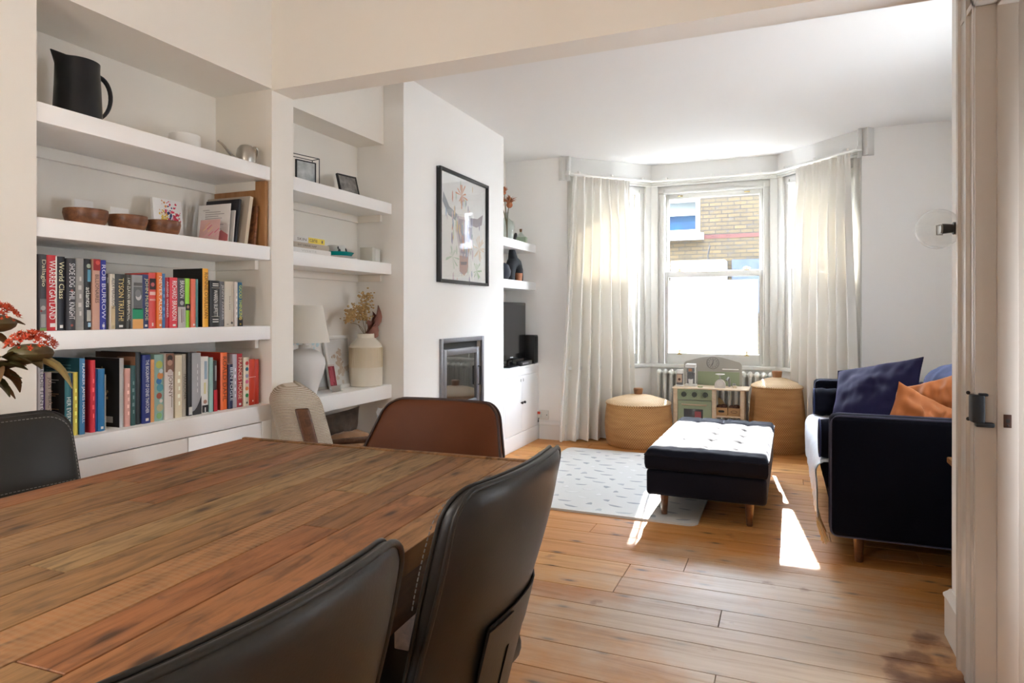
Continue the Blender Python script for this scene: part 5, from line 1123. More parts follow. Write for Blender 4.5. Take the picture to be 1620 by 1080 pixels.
# ------------------------------------------------------------------ curtains
def curtain(top, bot, z0, z1, folds, seed, label):
    """hung cloth: plan polylines at the heading and at the hem, gathered into folds"""
    R = random.Random(seed); ph = [R.uniform(0, 6.28) for _ in range(4)]; mb = MB(); n, nh = 260, 40
    def along(P, s):
        L = [0]
        for a, b in zip(P, P[1:]): L.append(L[-1] + math.hypot(b[0] - a[0], b[1] - a[1]))
        d = s * L[-1]
        for i in range(len(P) - 1):
            if d <= L[i + 1] + 1e-9:
                f = (d - L[i]) / (L[i + 1] - L[i]); ax, ay = P[i + 1][0] - P[i][0], P[i + 1][1] - P[i][1]; l = math.hypot(ax, ay)
                return P[i][0] + ax * f, P[i][1] + ay * f, -ay / l, ax / l
    def fn(u, v):
        x0, y0, nx, ny = along(top, u); x1, y1, mx, my = along(bot, u); k = v ** .9
        x = x0 + (x1 - x0) * k; y = y0 + (y1 - y0) * k; nx = nx + (mx - nx) * k; ny = ny + (my - ny) * k
        w = u + .012 * sin(2 * pi * 2.3 * u + ph[0]) + .01 * nz(u * 5, v * 2.0, seed)
        big = .042 + .014 * k; deep = min(1, .25 + v * 4)
        a = big * deep * (sin(2 * pi * folds * w + ph[1]) + .35 * sin(2 * pi * folds * 2 * w + ph[2] + v * 1.2)) + .012 * nz(u * 9, v * 3.5, seed + 5)
        pleat = max(0, 1 - v * 16) ; a += .014 * pleat * abs(sin(2 * pi * folds * 1.0 * u + ph[1])) * sin(2 * pi * folds * 4 * u)
        edge = min(1, min(u, 1 - u) * 30); a *= .4 + .6 * edge
        return (x + nx * a, y + ny * a, z1 + (z0 - z1) * v)
    mb.grid(fn, n, nh)
    i = len(mb.v); n0 = len(mb.f)
    vs = [(x, y, z) for x, y, z in mb.v]
    return solo('curtain', mb, CURTAIN, label, 'curtain', sharp=180, fix=False)
curtain([(-1.815, 5.875), (-1.38, 6.31)], [(-1.93, 5.80), (-1.60, 6.06), (-1.33, 6.38)], .012, 2.478, 7, 3, 'cream pleated curtain drawn to the left side of the bay window')
curtain([(.095, 6.33), (.49, 5.89)], [(.04, 6.37), (.30, 6.06), (.56, 5.80)], .012, 2.478, 7, 8, 'cream pleated curtain drawn to the right side of the bay window')
t = thing('curtain_track', 'white curtain track following the head of the bay window', 'curtain rail', (-.65, 6.2, 2.49)); m = MB()
IN = [(-1.86, 5.855), (-1.20, 6.535), (-.07, 6.535), (.55, 5.855)]
m.tube([(x, y, 2.50) for x, y in IN], .011, 8); part('rail', m, POTW, t, world=True)
m = MB()
for a, b in zip(IN, IN[1:]):
    for f in (.12, .5, .88): x, y = a[0] + (b[0] - a[0]) * f, a[1] + (b[1] - a[1]) * f; m.box(x - .009, y - .009, 2.5, x + .009, y + .05, 2.53, .003)
part('bracket', m, POTW, t, world=True)
m = MB()
for x, y in (IN[0], IN[-1]): m.box(x - .02, y - .02, 2.485, x + .02, y + .02, 2.52, .004)
part('end_cap', m, POTW, t, world=True)
# pelmet boards over the opening at either end of the bay
for sgn, (x, y) in ((1, (-1.885, 5.92)), (-1, (.575, 5.92))):
    m = MB(); m.box(min(x, x + sgn * .03), y - .03, 2.44, max(x, x + sgn * .03), y + .06, HC, .003); struct('trim_pelmet', m, BAYP)
# ------------------------------------------------------------------ radiator
t = thing('radiator', 'white column radiator under the bay window behind the toy kitchen', 'radiator', (-1.13, 6.515, 0)); RADM = mat('radiator_white', (.72, .72, .67), .4)
m = MB()
for y in (-.032, .032): m.tube([(0, y, .14), (0, y, .60)], .0165, 10)
for z_ in (.12, .62): m.ball((0, 0, z_), .03, 14, 8, (.8, 1.75, 1.15))
secm = m.mesh('radiator_section', RADM)
for k in range(18): link('radiator_section', secm, t, (.06 * k, 0, 0))
m = MB(); m.cyl((-.02, 0, .12), (1.04, 0, .12), .014, .014, 10); m.cyl((-.02, 0, .62), (1.04, 0, .62), .014, .014, 10); part('header_pipe', m, RADM, t)
for x in (0, 1.02): part('foot', MB().box(x - .018, -.045, 0, x + .018, .045, .12, .008), RADM, t)
m = MB(); m.cyl((1.06, 0, 0), (1.06, 0, .12), .009, .009, 8); m.cyl((1.06, 0, .12), (1.06, -.03, .12), .012, .012, 10); m.cyl((1.06, -.01, .1), (1.06, -.01, .17), .016, .016, 12); part('valve', m, BRASS, t)
# ------------------------------------------------------------------ baskets
def basket(loc, r0, r1, h, label, bulge=.02):
    t = thing('basket', label, 'basket', loc); n = 14
    prof = [(0, 0)] + [(r0 * .97, 0)] + [(r0 + (r1 - r0) * k / n + bulge * sin(pi * k / n), h * k / n + .004) for k in range(n + 1)] + [(r1 - .012, h), (r1 - .02, h - .05), (r0 - .03, .02), (0, .015)]
    part('body', MB().lathe(prof, 64), WICK, t, sharp=60)
    part('rim', MB().tube([((r1 + .002) * cos(k * pi / 32), (r1 + .002) * sin(k * pi / 32), h) for k in range(64)], .009, 8, closed=True), WICK, t)
    part('lid', MB().lathe([(0, .075), (.03, .072), (r1 * .45, .057), (r1 * .85, .024), (r1 + .008, .004), (r1 + .012, -.006), (r1 + .004, -.012), (r1 * .9, .006), (r1 * .4, .04), (0, .055)], 64, z0=h + .012), WICKD, t, sharp=60)
    part('knob', MB().lathe([(0, .0), (.036, 0), (.038, .012), (.043, .045), (.04, .055), (0, .056)], 24, z0=h + .082), wood('knob_wood', (.28, .12, .045), (.36, .17, .07), .5), t); return t
basket((-1.235, 6.02, 0), .285, .285, .375, 'wide round wicker basket with a lid, before the left curtain')
basket((-.055, 6.215, 0), .232, .205, .555, 'tall wicker basket with a lid, right of the toy kitchen', .012)
# ------------------------------------------------------------------ toy kitchen
K = thing('toy_kitchen', 'sage green wooden toy kitchen in front of the radiator', 'toy kitchen', (-.603, 6.03, 0))
m = MB(); m.box(-.325, -.015, .522, .325, .30, .536, .004); part('worktop', m, BIRCH, K)
for x in (-.30, .035, .27): part('post', MB().box(x - .018, 0, 0, x + .018, .034, .522, .004), BIRCH, K)
for x in (-.30, .27): part('post', MB().box(x - .018, .26, 0, x + .018, .294, .522, .004), BIRCH, K)
part('control_panel', MB().box(-.282, .004, .425, .017, .02, .522, .002), SAGE, K)
for x in (-.225, -.133, -.04):
    kn = part('knob', MB().cyl((x, .004, .474), (x, -.018, .474), .024, .021, 18).box(x - .004, -.026, .452, x + .004, -.016, .496, .002), mat('knob_green', (.06, .075, .06), .5) if x == -.225 else bpy.data.materials['knob_green'], K, label='dark green cooker knob')
    m = MB()
    for k in range(9): a = pi * (1.3 - 1.6 * k / 8); m.box(x + .034 * cos(a) - .0015, .002, .474 + .034 * sin(a) - .0015, x + .034 * cos(a) + .0015, .0045, .474 + .034 * sin(a) + .0015)
    part('dial_marks', m, flat((.08, .1, .08)), K)
d_ = part('oven_door', MB().box(-.278, .002, .14, .013, .02, .418, .003), SAGE, K)
link('oven_window', MB().box(-.225, -.001, .22, -.06, .003, .345, .002).mesh('oven_window', mat('oven_glass', (.06, .06, .062), .15)), d_); q = link('oven_print', MB().box(-.13, -.0016, .235, -.075, -.0004, .325).mesh('oven_print', flat((.35, .08, .09))), d_); q['label'] = 'red print on the oven window'  # the red block is print on the toy oven window
link('handle', MB().tube([(-.24, .0, .385), (-.24, -.02, .385), (-.03, -.02, .385), (-.03, 0, .385)], .006, 8).mesh('handle', BIRCH), d_)
part('oven_box', MB().box(-.28, .02, .12, .017, .28, .42, .002), GREIGE, K); part('shelf', MB().box(.05, .0, .285, .255, .28, .297, .002), BIRCH, K); part('shelf', MB().box(-.30, .0, .10, .27, .28, .112, .002), BIRCH, K)
zb = .536; ap = [(-.262, zb), (.252, zb), (.252, zb + .18)] + [(.252 - .04 * (1 - cos(pi / 2 * k / 6)) , zb + .18 + .04 * sin(pi / 2 * k / 6)) for k in range(1, 7)] + [(.21 - .43 * k / 16, zb + .22 + .045 * sin(pi * k / 16)) for k in range(1, 16)] + [(-.222 - .04 * sin(pi / 2 * k / 6), zb + .18 + .04 * cos(pi / 2 * k / 6)) for k in range(0, 7)]
part('back_panel', MB().prism(ap, .27, .284, 'xz'), GREIGE, K); part('splashback', MB().box(-.135, .266, zb, .232, .27, zb + .125), SAGE, K)
m = MB(); m.tube([(.0 + .054 * cos(k * pi / 16), .268, zb + .205 + .054 * sin(k * pi / 16)) for k in range(32)], .002, 6, closed=True)
for k in range(12): a = k * pi / 6; m.tube([(.03 * cos(a), .268, zb + .205 + .03 * sin(a)), (.045 * cos(a), .268, zb + .205 + .045 * sin(a))], .0022, 5)
m.tube([(0, .267, zb + .205), (-.012, .267, zb + .18)], .004, 6); m.tube([(0, .267, zb + .205), (.004, .267, zb + .235)], .003, 6); part('clock_face', m, flat((.16, .155, .15)), K, label='printed clock')
part('towel_rail', MB().cyl((.085, .24, zb + .15), (.225, .24, zb + .15), .006, .006, 10).cyl((.09, .27, zb + .15), (.09, .24, zb + .15), .004, .004, 8).cyl((.22, .27, zb + .15), (.22, .24, zb + .15), .004, .004, 8), POTW, K, label='white rail')
part('tap', MB().tube(bez((.15, .2, zb), (.15, .2, zb + .09), (.15, .15, zb + .1), (.13, .12, zb + .06), 10), .01, 10).cyl((.19, .2, zb), (.19, .2, zb + .03), .014, .014, 12), mat('grey_plastic', (.3, .3, .28), .4), K, label='grey tap')
kg = 'toys on the toy kitchen'
t = thing('toy_coffee_machine', 'white and grey toy coffee machine on the toy kitchen worktop', 'toy', (-.785, 6.18, .536), group=kg)
m = MB(); m.box(-.05, -.05, 0, .05, .05, .016, .004); m.box(-.04, .02, .016, .04, .05, .19, .004); m.box(-.044, -.045, .165, .044, .05, .2, .006); part('body', m, POTW, t)
m = MB(); m.box(-.03, -.047, .125, .03, .02, .165, .004); m.cyl((0, -.02, .1), (0, -.02, .125), .014, .014, 14); m.box(-.033, .0, .02, .033, .021, .12, .002); part('brew_head', m, mat('mid_grey', (.2, .2, .2), .5), t); part('badge', MB().box(-.015, -.049, .135, .015, -.0468, .16, .001), flat((.45, .22, .12)), t)
part('cup', MB().lathe([(0, 0), (.018, 0), (.022, .045), (.019, .045), (.016, .005), (0, .004)], 18, 0, -.018, .017), POTW, t)
t = thing('toy_grinder', 'toy coffee jar with a brown label at the left end of the worktop', 'toy', (-.877, 6.13, .536), group=kg)
part('body', MB().box(-.026, -.026, .01, .026, .026, .115, .004), mat('jar_grey', (.16, .15, .15), .5), t); part('lid', MB().box(-.028, -.028, .112, .028, .028, .15, .008), POTW, t); part('base', MB().box(-.032, -.032, 0, .032, .032, .012, .003), POTW, t)
m = MB(); m.box(-.022, -.0275, .035, .022, -.0255, .108); m.cm = 1; m.prism([(.012 * cos(k * .6), .062 + .012 * sin(k * .6)) for k in range(10)], -.029, -.0272, 'xz'); part('label', m, [flat((.5, .36, .26)), flat((.08, .03, .02))], t)
t = thing('toy_scale', 'white toy kitchen scale with a round pan on the worktop', 'toy', (-.523, 6.10, .536), group=kg)
part('body', MB().prism([(-.044, 0), (.044, 0), (.044, .03)] + [(.044 * cos(k * pi / 12), .03 + .044 * sin(k * pi / 12)) for k in range(1, 12)] + [(-.044, .03)], -.03, .03, 'xz'), mat('pale_wood_white', (.62, .57, .52), .5), t); part('stem', MB().cyl((0, 0, .07), (0, 0, .115), .005, .005, 8), STEEL, t); part('pan', MB().lathe([(0, .112), (.02, .113), (.042, .12), (.04, .124), (0, .117)], 28), POTW, t); part('dial', MB().cyl((0, -.0302, .042), (0, -.032, .042), .026, .026, 24), flat((.68, .64, .58)), t)
solo('toy_food', MB().cyl((0, 0, 0), (0, 0, .022), .018, .016, 16), BIRCH, 'small wooden toy pot at the right end of the worktop', 'toy', (-.40, 6.12, .536), group=kg)
solo('toy_food', MB().cyl((0, 0, 0), (0, 0, .012), .022, .022, 16), flat((.36, .38, .2)), 'flat green toy disc in the middle of the worktop', 'toy', (-.69, 6.07, .536), group=kg)
CR = wood('crate_wood', (.42, .23, .09), (.52, .31, .14), .5, 3, (1, 6, 6)); TOYB = mat('brown_toy', (.09, .03, .014), .4)
for k, (x, lab) in enumerate(((-.508, 'toy crate with an open slot, left one of the two under the worktop'), (-.402, 'toy crate with a rope handle, right one of the two under the worktop'))):
    t = thing('toy_crate', lab, 'toy crate', (x, 6.11, .297), group='toy crates'); m = MB()
    for y in (-.06, .055): m.box(-.05, y, 0, .05, y + .006, .07, .001)
    for xx in (-.05, .044): m.box(xx, -.055, 0, xx + .006, .055, .07, .001)
    m.box(-.045, -.055, 0, .045, .055, .004); part('box', m, CR, t)
    part('hand_slot', MB().prism([(.026 * (1 if c > 0 else -1) * abs(c) ** .4, .038 + .01 * s_) for c, s_ in [(cos(j * pi / 8), sin(j * pi / 8)) for j in range(16)]], -.0612, -.0598, 'xz') if k == 0 else MB().tube([(.026 * cos(j * pi / 8), -.061, .038 + .01 * sin(j * pi / 8)) for j in range(16)], .0018, 6, closed=True), DARKGAP if k == 0 else TOYB, t)
for k, (x, y, r) in enumerate(((-.525, 6.10, .022), (-.492, 6.12, .024), (-.425, 6.10, .02), (-.385, 6.12, .024), (-.40, 6.09, .018))):
    solo('toy_food', MB().ball((0, 0, 0), r, 14, 8, (1.3, 1, .9)), TOYB, ('dark brown toy loaf heaped in the left toy crate', 'dark brown toy loaf heaped in the left toy crate', 'dark brown toy roll heaped in the right toy crate', 'dark brown toy roll heaped in the right toy crate', 'dark brown toy roll heaped in the right toy crate')[k], 'toy', (x, y, .297 + .062 + r * .5), group='toy loaves in the left crate' if k < 2 else 'toy rolls in the right crate')
solo('wooden_triangle', MB().prism([(-.055, 0), (.055, 0), (.04, .035), (.0, .09), (-.035, .135), (-.055, .135)], -.008, .008, 'xz'), mat('tan_card', (.42, .27, .10), .6), 'tan wedge-shaped toy behind the toy crates', 'toy', (-.495, 6.22, .297))
solo('toy_ball', MB().ball((0, 0, .03), .03, 16, 10), flat((.75, .55, .05)), 'yellow toy beside the tall wicker basket', 'toy', (-.30, 6.0, 0))
# ------------------------------------------------------------------ play mat
m = MB(); x0, y0, x1, y1, r = -1.76, 3.80, -.45, 5.58, .06
pl = [(cx + r * cos(a), cy + r * sin(a)) for cx, cy, a0 in ((x1 - r, y1 - r, 0), (x0 + r, y1 - r, pi / 2), (x0 + r, y0 + r, pi), (x1 - r, y0 + r, 3 * pi / 2)) for a in [a0 + k * pi / 12 for k in range(7)]]
R = random.Random(9); m.prism([(x + 1.1, y - 4.7) for x, y in pl], 0, .013); m.cm = 1
i = 0
yy = y0 + .08
while yy < y1 - .05:
    xx = x0 + .06 + (.08 if i % 2 else 0); j = 0
    while xx < x1 - .08:
        a = R.uniform(-.35, .35); cx, cy = xx + R.uniform(-.012, .012) + 1.1, yy - 4.7 + R.uniform(-.012, .012); m.cm = R.choice((1, 1, 2, 3)); s_ = R.uniform(.8, 1.1)
        if (i + j) % 2: P_ = [(-.05, 0), (-.03, -.016), (0, -.021), (.03, -.016), (.05, 0), (0, .004)]
        else: P_ = [(-.02, -.024), (.024, -.018), (.02, .012), (.004, .03), (-.012, .012)]; a += R.choice((0, 1.2))
        m.prism([(cx + s_ * (u * cos(a) - v * sin(a)), cy + s_ * (u * sin(a) + v * cos(a))) for u, v in P_], .0128, .0134)
        xx += .165; j += 1
    yy += .105; i += 1
solo('play_mat', m, [mat('mat_grey', (.56, .54, .495), .55, bump=.2, bscale=60, bdist=.002), flat((.26, .27, .27)), flat((.36, .37, .365)), flat((.64, .62, .58))], 'pale grey foam play mat with leaf marks under the ottoman', 'play mat', (-1.1, 4.7, 0))
# ------------------------------------------------------------------ ottoman
OTT = mat('ottoman_velvet', (.004, .0042, .010), .8, spec=.2, sheen=.10, sheencol=(.85, .88, 1), bump=.12, bscale=200, bdist=.001)
O = thing('ottoman', 'long navy velvet ottoman with a tufted top in the sunlight', 'ottoman', (-.41, 4.53, 0), radians(-.6))
w, l = .675, 1.34
part('base', MB().box(-w / 2 + .006, -l / 2 + .006, .135, w / 2 - .006, l / 2 - .006, .285, .022, 4), NAVY if False else OTT, O)
m = MB(); tufts = [(x, y) for y in (-.46, -.23, 0, .23, .46) for x in (-.17, 0.0, .17)]
def topz(x, y):
    z_ = .404 + .012 * (1 - (2 * x / w) ** 2) * (1 - (2 * y / l) ** 2)
    for tx, ty in tufts:
        d2 = (x - tx) ** 2 + (y - ty) ** 2; z_ -= .014 * math.exp(-d2 / .0022)
        for ux, uy in ((.17, 0), (0, .23)):
            if (tx + ux, ty + uy) in tufts or True:
                px_ = x - tx; py_ = y - ty; dd = abs(px_) if uy else abs(py_); al = (py_ if uy else px_) / (uy or ux)
                if -.02 < al < 1.02: z_ -= .008 * math.exp(-(dd / .016) ** 2)
    return z_ + .004 * nz(x * 9, y * 9, 3) + .003 * nz(x * 22, y * 14, 7)
def otop(a, b):
    u, v = a * 2 - 1, b * 2 - 1; e = 1 - max(abs(u), abs(v)) ; r = .03
    x, y = u * w / 2, v * l / 2; ex = max(0, 1 - (w / 2 - abs(x)) / r); ey = max(0, 1 - (l / 2 - abs(y)) / r)
    dz = r * (1 - sqrt(max(0, 1 - min(1, ex * ex + ey * ey))))
    return (x, y, topz(x, y) - dz)
nu, nv = 70, 120; m.grid(otop, nu, nv)
per = [i * nv for i in range(nu)] + [(nu - 1) * nv + j for j in range(1, nv)] + [i * nv + nv - 1 for i in range(nu - 2, -1, -1)] + [j for j in range(nv - 2, 0, -1)]
rim = [m.v[k] for k in per]; L = len(rim); lev = []
for k, zz in enumerate((.36, .32, .298, .287)):
    f = (1.008, 1.006, .995, .975)[k]; lev.append([(x * f, y * (1 + (f - 1) * .5), zz + .003 * nz(x * 8, y * 8, k)) for x, y, _ in rim])
allv = rim + [q for r_ in lev for q in r_]; m.add(allv, [(a * L + k, a * L + (k + 1) % L, (a + 1) * L + (k + 1) % L, (a + 1) * L + k) for a in range(4) for k in range(L)] + [tuple(4 * L + k for k in range(L))])
part('cushion', m, OTT, O, sharp=80)
part('piping', MB().tube([(x * 1.004, y * 1.003, z_ - .003) for x, y, z_ in rim[::2]], .0045, 6, closed=True), OTT, O)
for tx, ty in tufts: part('button', MB().ball((tx, ty, topz(tx, ty) + .003), .009, 12, 6, (1, 1, .45)), OTT, O)
for sx in (-1, 1):
    for sy in (-1, 1): part('leg', MB().lathe([(0, 0), (.015, 0), (.017, .004), (.025, .135), (0, .136)], 20, sx * (w / 2 - .10), sy * (l / 2 - .08)), DARKWOOD, O)
# ------------------------------------------------------------------ sofa
SX, SY, SW, SL = .205, 3.49, 1.02, 1.92
F_ = thing('sofa', 'navy velvet sofa with square arms along the right wall', 'sofa', (SX, SY, 0))
def arm(y0):
    m = MB(); pf = [(.0, .125), (SW, .125), (SW, .70)]; m2 = MB()
    i = m.mark(); m.box(0, y0, .13, SW, y0 + .115, .712, .028, 4); return m
for y0 in (0, SL - .115):
    a = part('arm', arm(y0), NAVY, F_)
    for yy in (y0 + .012, y0 + .103):
        pth = [(SW - .03, yy, .708)] + [(.045 - .04 * sin(k * pi / 12), yy, .668 + .04 * cos(k * pi / 12)) for k in range(7)] + [(.004, yy, .17)] + [(.04 - .035 * cos(k * pi / 12), yy, .165 - .03 * sin(k * pi / 12)) for k in range(1, 7)] + [(SW - .03, yy, .133)]
        q = link('piping', MB().tube(pth, .0055, 6).mesh('piping', PIPING), a); q['label'] = 'pale blue-grey piping'
part('base', MB().box(.03, .11, .135, SW, SL - .11, .30, .015), NAVY, F_)
part('backrest', MB().box(SW - .16, .11, .13, SW, SL - .11, .78, .04, 4), NAVY, F_)
def cush(x0, y0, z0, x1, y1, z1, r, sd, wr=.008):
    m = MB(); bm = bmesh.new(); bmesh.ops.create_cube(bm, size=1); bmesh.ops.subdivide_edges(bm, edges=bm.edges, cuts=14, use_grid_fill=True)
    bm.verts.index_update(); c = Vector(((x0 + x1) / 2, (y0 + y1) / 2, (z0 + z1) / 2)); h = Vector((x1 - x0, y1 - y0, z1 - z0)) / 2; vs = []
    for v in bm.verts:
        p = Vector((v.co.x * 2, v.co.y * 2, v.co.z * 2)); q = Vector((p.x * h.x, p.y * h.y, p.z * h.z))
        inn = Vector((max(-h.x + r, min(h.x - r, q.x)), max(-h.y + r, min(h.y - r, q.y)), max(-h.z + r, min(h.z - r, q.z)))); d_ = q - inn
        q = inn + (d_.normalized() * r if d_.length > 1e-6 else d_)
        puff = (1 - p.x ** 2) * (1 - p.y ** 2) + (1 - p.x ** 2) * (1 - p.z ** 2) + (1 - p.y ** 2) * (1 - p.z ** 2)
        n_ = Vector((p.x ** 3, p.y ** 3, p.z ** 3)); n_ = n_.normalized() if n_.length > 1e-6 else n_
        q += n_ * (.012 * puff + wr * nz(q.x * 7 + sd, q.y * 7, q.z * 7) + wr * .6 * nz(q.x * 3 + sd, q.y * 18, q.z * 18)); vs.append(c + q)
    m.add(vs, [[v.index for v in f.verts] for f in bm.faces]); bm.free(); return m
for k in range(2): part('seat_cushion', cush(-.005, .118 + k * .842, .30, SW - .16, .118 + (k + 1) * .842, .445, .04, k, .003), NAVY, F_, sharp=80)
for k in range(2):
    m = cush(SW - .40, .14 + k * .82, .445, SW - .13, .14 + (k + 1) * .80, .86, .10, 5 + k, .02)
    for i, v in enumerate(m.v): m.v[i] = (v[0] + .16 * (v[2] - .445), v[1], v[2])
    part('back_cushion', m, NAVYL, F_, sharp=80, label='plump blue back cushion')
for x in (.13, SW - .13):
    for y in (.085, SL - .085): part('leg', MB().lathe([(0, 0), (.015, 0), (.017, .004), (.025, .13), (0, .135)], 20, x, y), DARKWOOD, F_)
# throw over the seat
def throw(a, b):
    s = a * 1.03; v = b
    top = .74
    dn = max(0, min(1, (s - top - .03) / .1)); y = SY + .125 - .135 * dn + (SL - .27 + .135 * dn) * v
    if s < top: x, z_ = SX + .74 - s, .462
    else:
        e = s - top; rr = .05
        if e < rr * pi / 2: q = e / rr; x, z_ = SX - .0 - rr * sin(q) + .0, .462 - rr * (1 - cos(q))
        else: d_ = e - rr * pi / 2; x, z_ = SX - rr - .0 - .012 * sin(d_ * 6) + .075 * d_, .462 - rr - d_
    wv_ = .010 * nz(y * 7, s * 3, 2) + .006 * nz(y * 20, s * 9, 4)
    return (x - (wv_ + .012 if s > top else 0) + (0.0), y, z_ + (wv_ + .008 if s <= top else 0))
mb = MB(); mb.grid(throw, 50, 70); n0 = len(mb.v)
mb.grid(lambda a, b: (lambda p: (p[0] + (.006 if a * 1.03 > .74 else 0), p[1], p[2] - (.006 if a * 1.03 <= .74 else 0)))(throw(a, b)), 50, 70)
TH = thing('throw', 'white textured throw spread over the sofa seat and hanging down in front', 'throw', (SX, SY + SL / 2, .3)); part('cloth', mb, THROW, TH, world=True, sharp=180)
m = MB(); R = random.Random(3)
for k in range(46):
    y = SY - .005 + .2 * k / 46; z_ = .225 + R.uniform(0, .012)
    m.tube([(SX - .05 + R.uniform(-.008, .006), y, z_ - .02), (SX - .045 + R.uniform(-.01, .01), y - .006, z_ - .06), (SX - .02 + R.uniform(-.02, .015), y - R.uniform(0, .02), z_ - .13)], .0028, 5)
part('fringe', m, mat('straw_fringe', (.62, .44, .22), .8), TH, world=True, label='straw coloured fringe')
def bolster(label, loc, L_, r, rot):
    t = thing('bolster', label, 'bolster', loc, rot); m = MB(); n = 14
    m.lathe([(0, -L_ / 2 - .004), (r * .8, -L_ / 2 - .002), (r * .96, -L_ / 2 + .008), (r, -L_ / 2 + .03)] + [(r + .004 * sin(k * 2.1), -L_ / 2 + .03 + (L_ - .06) * k / n) for k in range(1, n)] + [(r, L_ / 2 - .03), (r * .96, L_ / 2 - .008), (r * .8, L_ / 2 + .002), (0, L_ / 2 + .004)], 36)
    part('cover', m, NAVY, t, sharp=70)
    for s_ in (-1, 1): part('piping', MB().tube([(r * .95 * cos(k * pi / 16), r * .95 * sin(k * pi / 16), s_ * (L_ / 2 - .004)) for k in range(32)], .005, 6, closed=True), NAVYL, t)
    return t
bolster('navy bolster lying against the far arm of the sofa', (SX + .22, SY + SL - .115 - .105, .472 + .095), .46, .095, (0, pi / 2, 0))
bolster('navy bolster tucked behind the near arm of the sofa', (SX + .19, SY + .115 + .105, .472 + .09), .46, .098, (0, pi / 2, 0))
t = thing('cushion', 'big indigo velvet cushion leaning at the far end of the sofa', 'cushion', (.56, 4.95, .68), (radians(-34), radians(-13), radians(-34))); part('cover', pillow(.58, .42, .16, .014, .06, 34, 2), PURPLE, t, sharp=80); part('piping', MB().tube([(.29 * u * (1 - .06 * (1 - v * v)), 0, .21 * v * (1 - .06 * (1 - u * u))) for u, v in [(-1 + k / 8, -1) for k in range(16)] + [(1, -1 + k / 8) for k in range(16)] + [(1 - k / 8, 1) for k in range(16)] + [(-1, 1 - k / 8) for k in range(16)]], .005, 6, closed=True), PURPLE, t)
t = thing('cushion', 'rust velvet cushion slumped against the near sofa arm', 'cushion', (.66, 3.93, .62), (radians(-24), radians(27), radians(8))); part('cover', pillow(.36, .34, .14, .03, .10, 34, 4), ORANGE, t, sharp=80)
t = thing('cushion', 'rust velvet cushion propped behind the other rust one', 'cushion', (.84, 4.28, .685), (radians(-24), radians(-22), radians(-20))); part('cover', pillow(.38, .36, .14, .024, .10, 34, 8), ORANGE, t, sharp=80)
# ------------------------------------------------------------------ side table and wall light
t = thing('side_table', 'wooden side table with black legs, half hidden behind the door frame', 'side table', (.93, 3.22, 0))
part('table_top', MB().box(-.265, -.2, .54, .265, .2, .565, .004), OAK, t); part('apron', MB().box(-.25, -.185, .2, .25, .185, .54, .003), DARKWOOD, t)
for sx in (-1, 1):
    for sy in (-1, 1): part('leg', MB().box(sx * .235, sy * .17, 0, sx * .25, sy * .185, .5, .002), BLACK, t)
t = thing('wall_light', 'clear glass globe wall light with a black holder', 'wall light', (.575, 2.705, 1.495))
part('back_plate', MB().box(-.012, -.048, -.055, 0, .048, .055, .003), POTW, t)
m = MB(); m.cyl((-.012, 0, 0), (-.03, 0, 0), .022, .022, 18); m.cyl((-.03, 0, 0), (-.062, 0, 0), .015, .018, 18); part('lamp_holder', m, BLACK, t, label='black holder')
m = MB(); m.cyl((-.06, 0, 0), (-.068, 0, 0), .016, .016, 14); m.tube([(-.066, 0, .014), (-.078, 0, .012), (-.078, 0, -.02), (-.06, 0, -.02)], .0028, 6); part('bulb_cap', m, STEEL, t)
m = MB(); i = m.mark(); m.lathe([(.024, .068), (.04, .06)] + [(.07 * sin(pi * k / 18), .07 * cos(pi * k / 18)) for k in range(4, 18)] + [(0, -.07)], 36); m.tr(i, Matrix.Translation((-.075, 0, 0)) @ Matrix.Rotation(pi / 2, 4, 'Y')); part('globe', m, glassmat('globe_glass', ior=1.5, tint=(.97, .97, .96)), t, label='clear glass globe')
t = thing('fill_pendant', 'opal globe fill lamp added over the dining table end, out of view', 'lamp', (-1.3, -.02, 1.5))  # unseen globe added as fill light for the dining side
part('globe', MB().ball((0, 0, 0), .11, 32, 20), mat('opal_fill_glow', (.8, .78, .72), .3, emit=((1, .95, .88), LAMP)), t)
part('lamp_holder', MB().cyl((0, 0, .10), (0, 0, .16), .03, .022, 20), BRASS, t); part('cord', MB().cyl((0, 0, .16), (0, 0, HC - 1.5 - .03), .003, .003, 8), BLACK, t); part('ceiling_rose', MB().cyl((0, 0, HC - 1.5 - .03), (0, 0, HC - 1.5), .05, .05, 24), POTW, t)
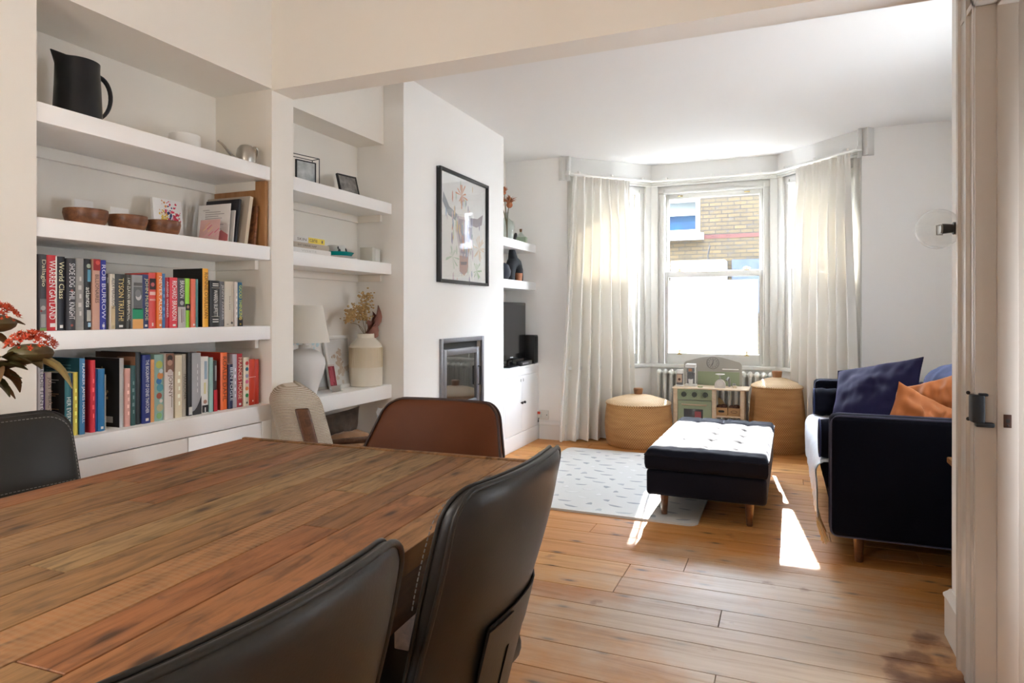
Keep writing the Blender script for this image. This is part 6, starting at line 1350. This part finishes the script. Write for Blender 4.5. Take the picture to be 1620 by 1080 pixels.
# ------------------------------------------------------------------ daylight
W_ = bpy.data.worlds.new('sky'); S.world = W_; W_.use_nodes = True; nt = W_.node_tree; nt.nodes.clear()
bg = N(nt, 'ShaderNodeBackground', i_Strength=SKY); out = N(nt, 'ShaderNodeOutputWorld')
tc_ = N(nt, 'ShaderNodeTexCoord'); sp = N(nt, 'ShaderNodeSeparateXYZ'); nt.links.new(tc_.outputs['Generated'], sp.inputs[0])
nt.links.new(ramp(nt, sp.outputs[2], [(.0, (.88, .96, 1.07)), (.25, (.86, .95, 1.08)), (1, (.76, .89, 1.1))]), bg.inputs[0]); nt.links.new(bg.outputs[0], out.inputs[0])
sun = bpy.data.lights.new('sun', 'SUN'); sun.energy = SUN; sun.angle = radians(.6); sun.color = (1, .97, .92)
so = bpy.data.objects.new('sun', sun); COL.objects.link(so); so.rotation_euler = Vector((.11, -1, -.708)).to_track_quat('-Z', 'Y').to_euler(); so.location = (-2, 14, 12)
def portal(name, c, n, w, h):
    l = bpy.data.lights.new(name, 'AREA'); l.shape = 'RECTANGLE'; l.size = w; l.size_y = h; l.cycles.is_portal = True
    o = bpy.data.objects.new(name, l); COL.objects.link(o); o.location = c; o.rotation_euler = Vector(n).to_track_quat('-Z', 'Z').to_euler()
portal('bay_portal', (-.6375, 6.80, 1.55), (0, -1, 0), .95, 1.65)
portal('bay_portal', (-1.555 - .15, 6.255 + .15, 1.55), (.7, -.7, 0), .75, 1.65); portal('bay_portal', (.2625 + .15, 6.255 + .15, 1.55), (-.73, -.68, 0), .75, 1.65)
portal('garden_portal', (-1.85, -2.82, .55), (0, 1, 0), .5, .7); portal('hall_portal', (1.42, 2.29, 1.0), (-1, 0, 0), .26, 1.4); portal('side_portal', (1.42, 3.65, 1.7), (-1, 0, 0), 1.2, 1.0)  # portals of the added rear, hall and side windows
# ------------------------------------------------------------------ camera
cam = bpy.data.cameras.new('camera'); co_ = bpy.data.objects.new('camera', cam); COL.objects.link(co_)
cam.sensor_width = 36; cam.lens = 36 * 1040 / 1620; cam.shift_y = -(540 - 495) / 1620; cam.clip_start = .02
co_.location = (0, 0, 1.2); co_.rotation_euler = (pi / 2, 0, atan2(430, 1040)); S.camera = co_
v = S.view_settings; v.view_transform = 'Standard'; v.look = 'None'; v.gamma = 1; v.use_curve_mapping = False; v.exposure = EXPO
S.cycles.max_bounces = 10; S.cycles.diffuse_bounces = 6; S.cycles.glossy_bounces = 4; S.cycles.transparent_max_bounces = 16; S.cycles.transmission_bounces = 6
S.cycles.sample_clamp_indirect = 8; S.cycles.caustics_reflective = False; S.cycles.caustics_refractive = False
S.cycles.use_denoising = True
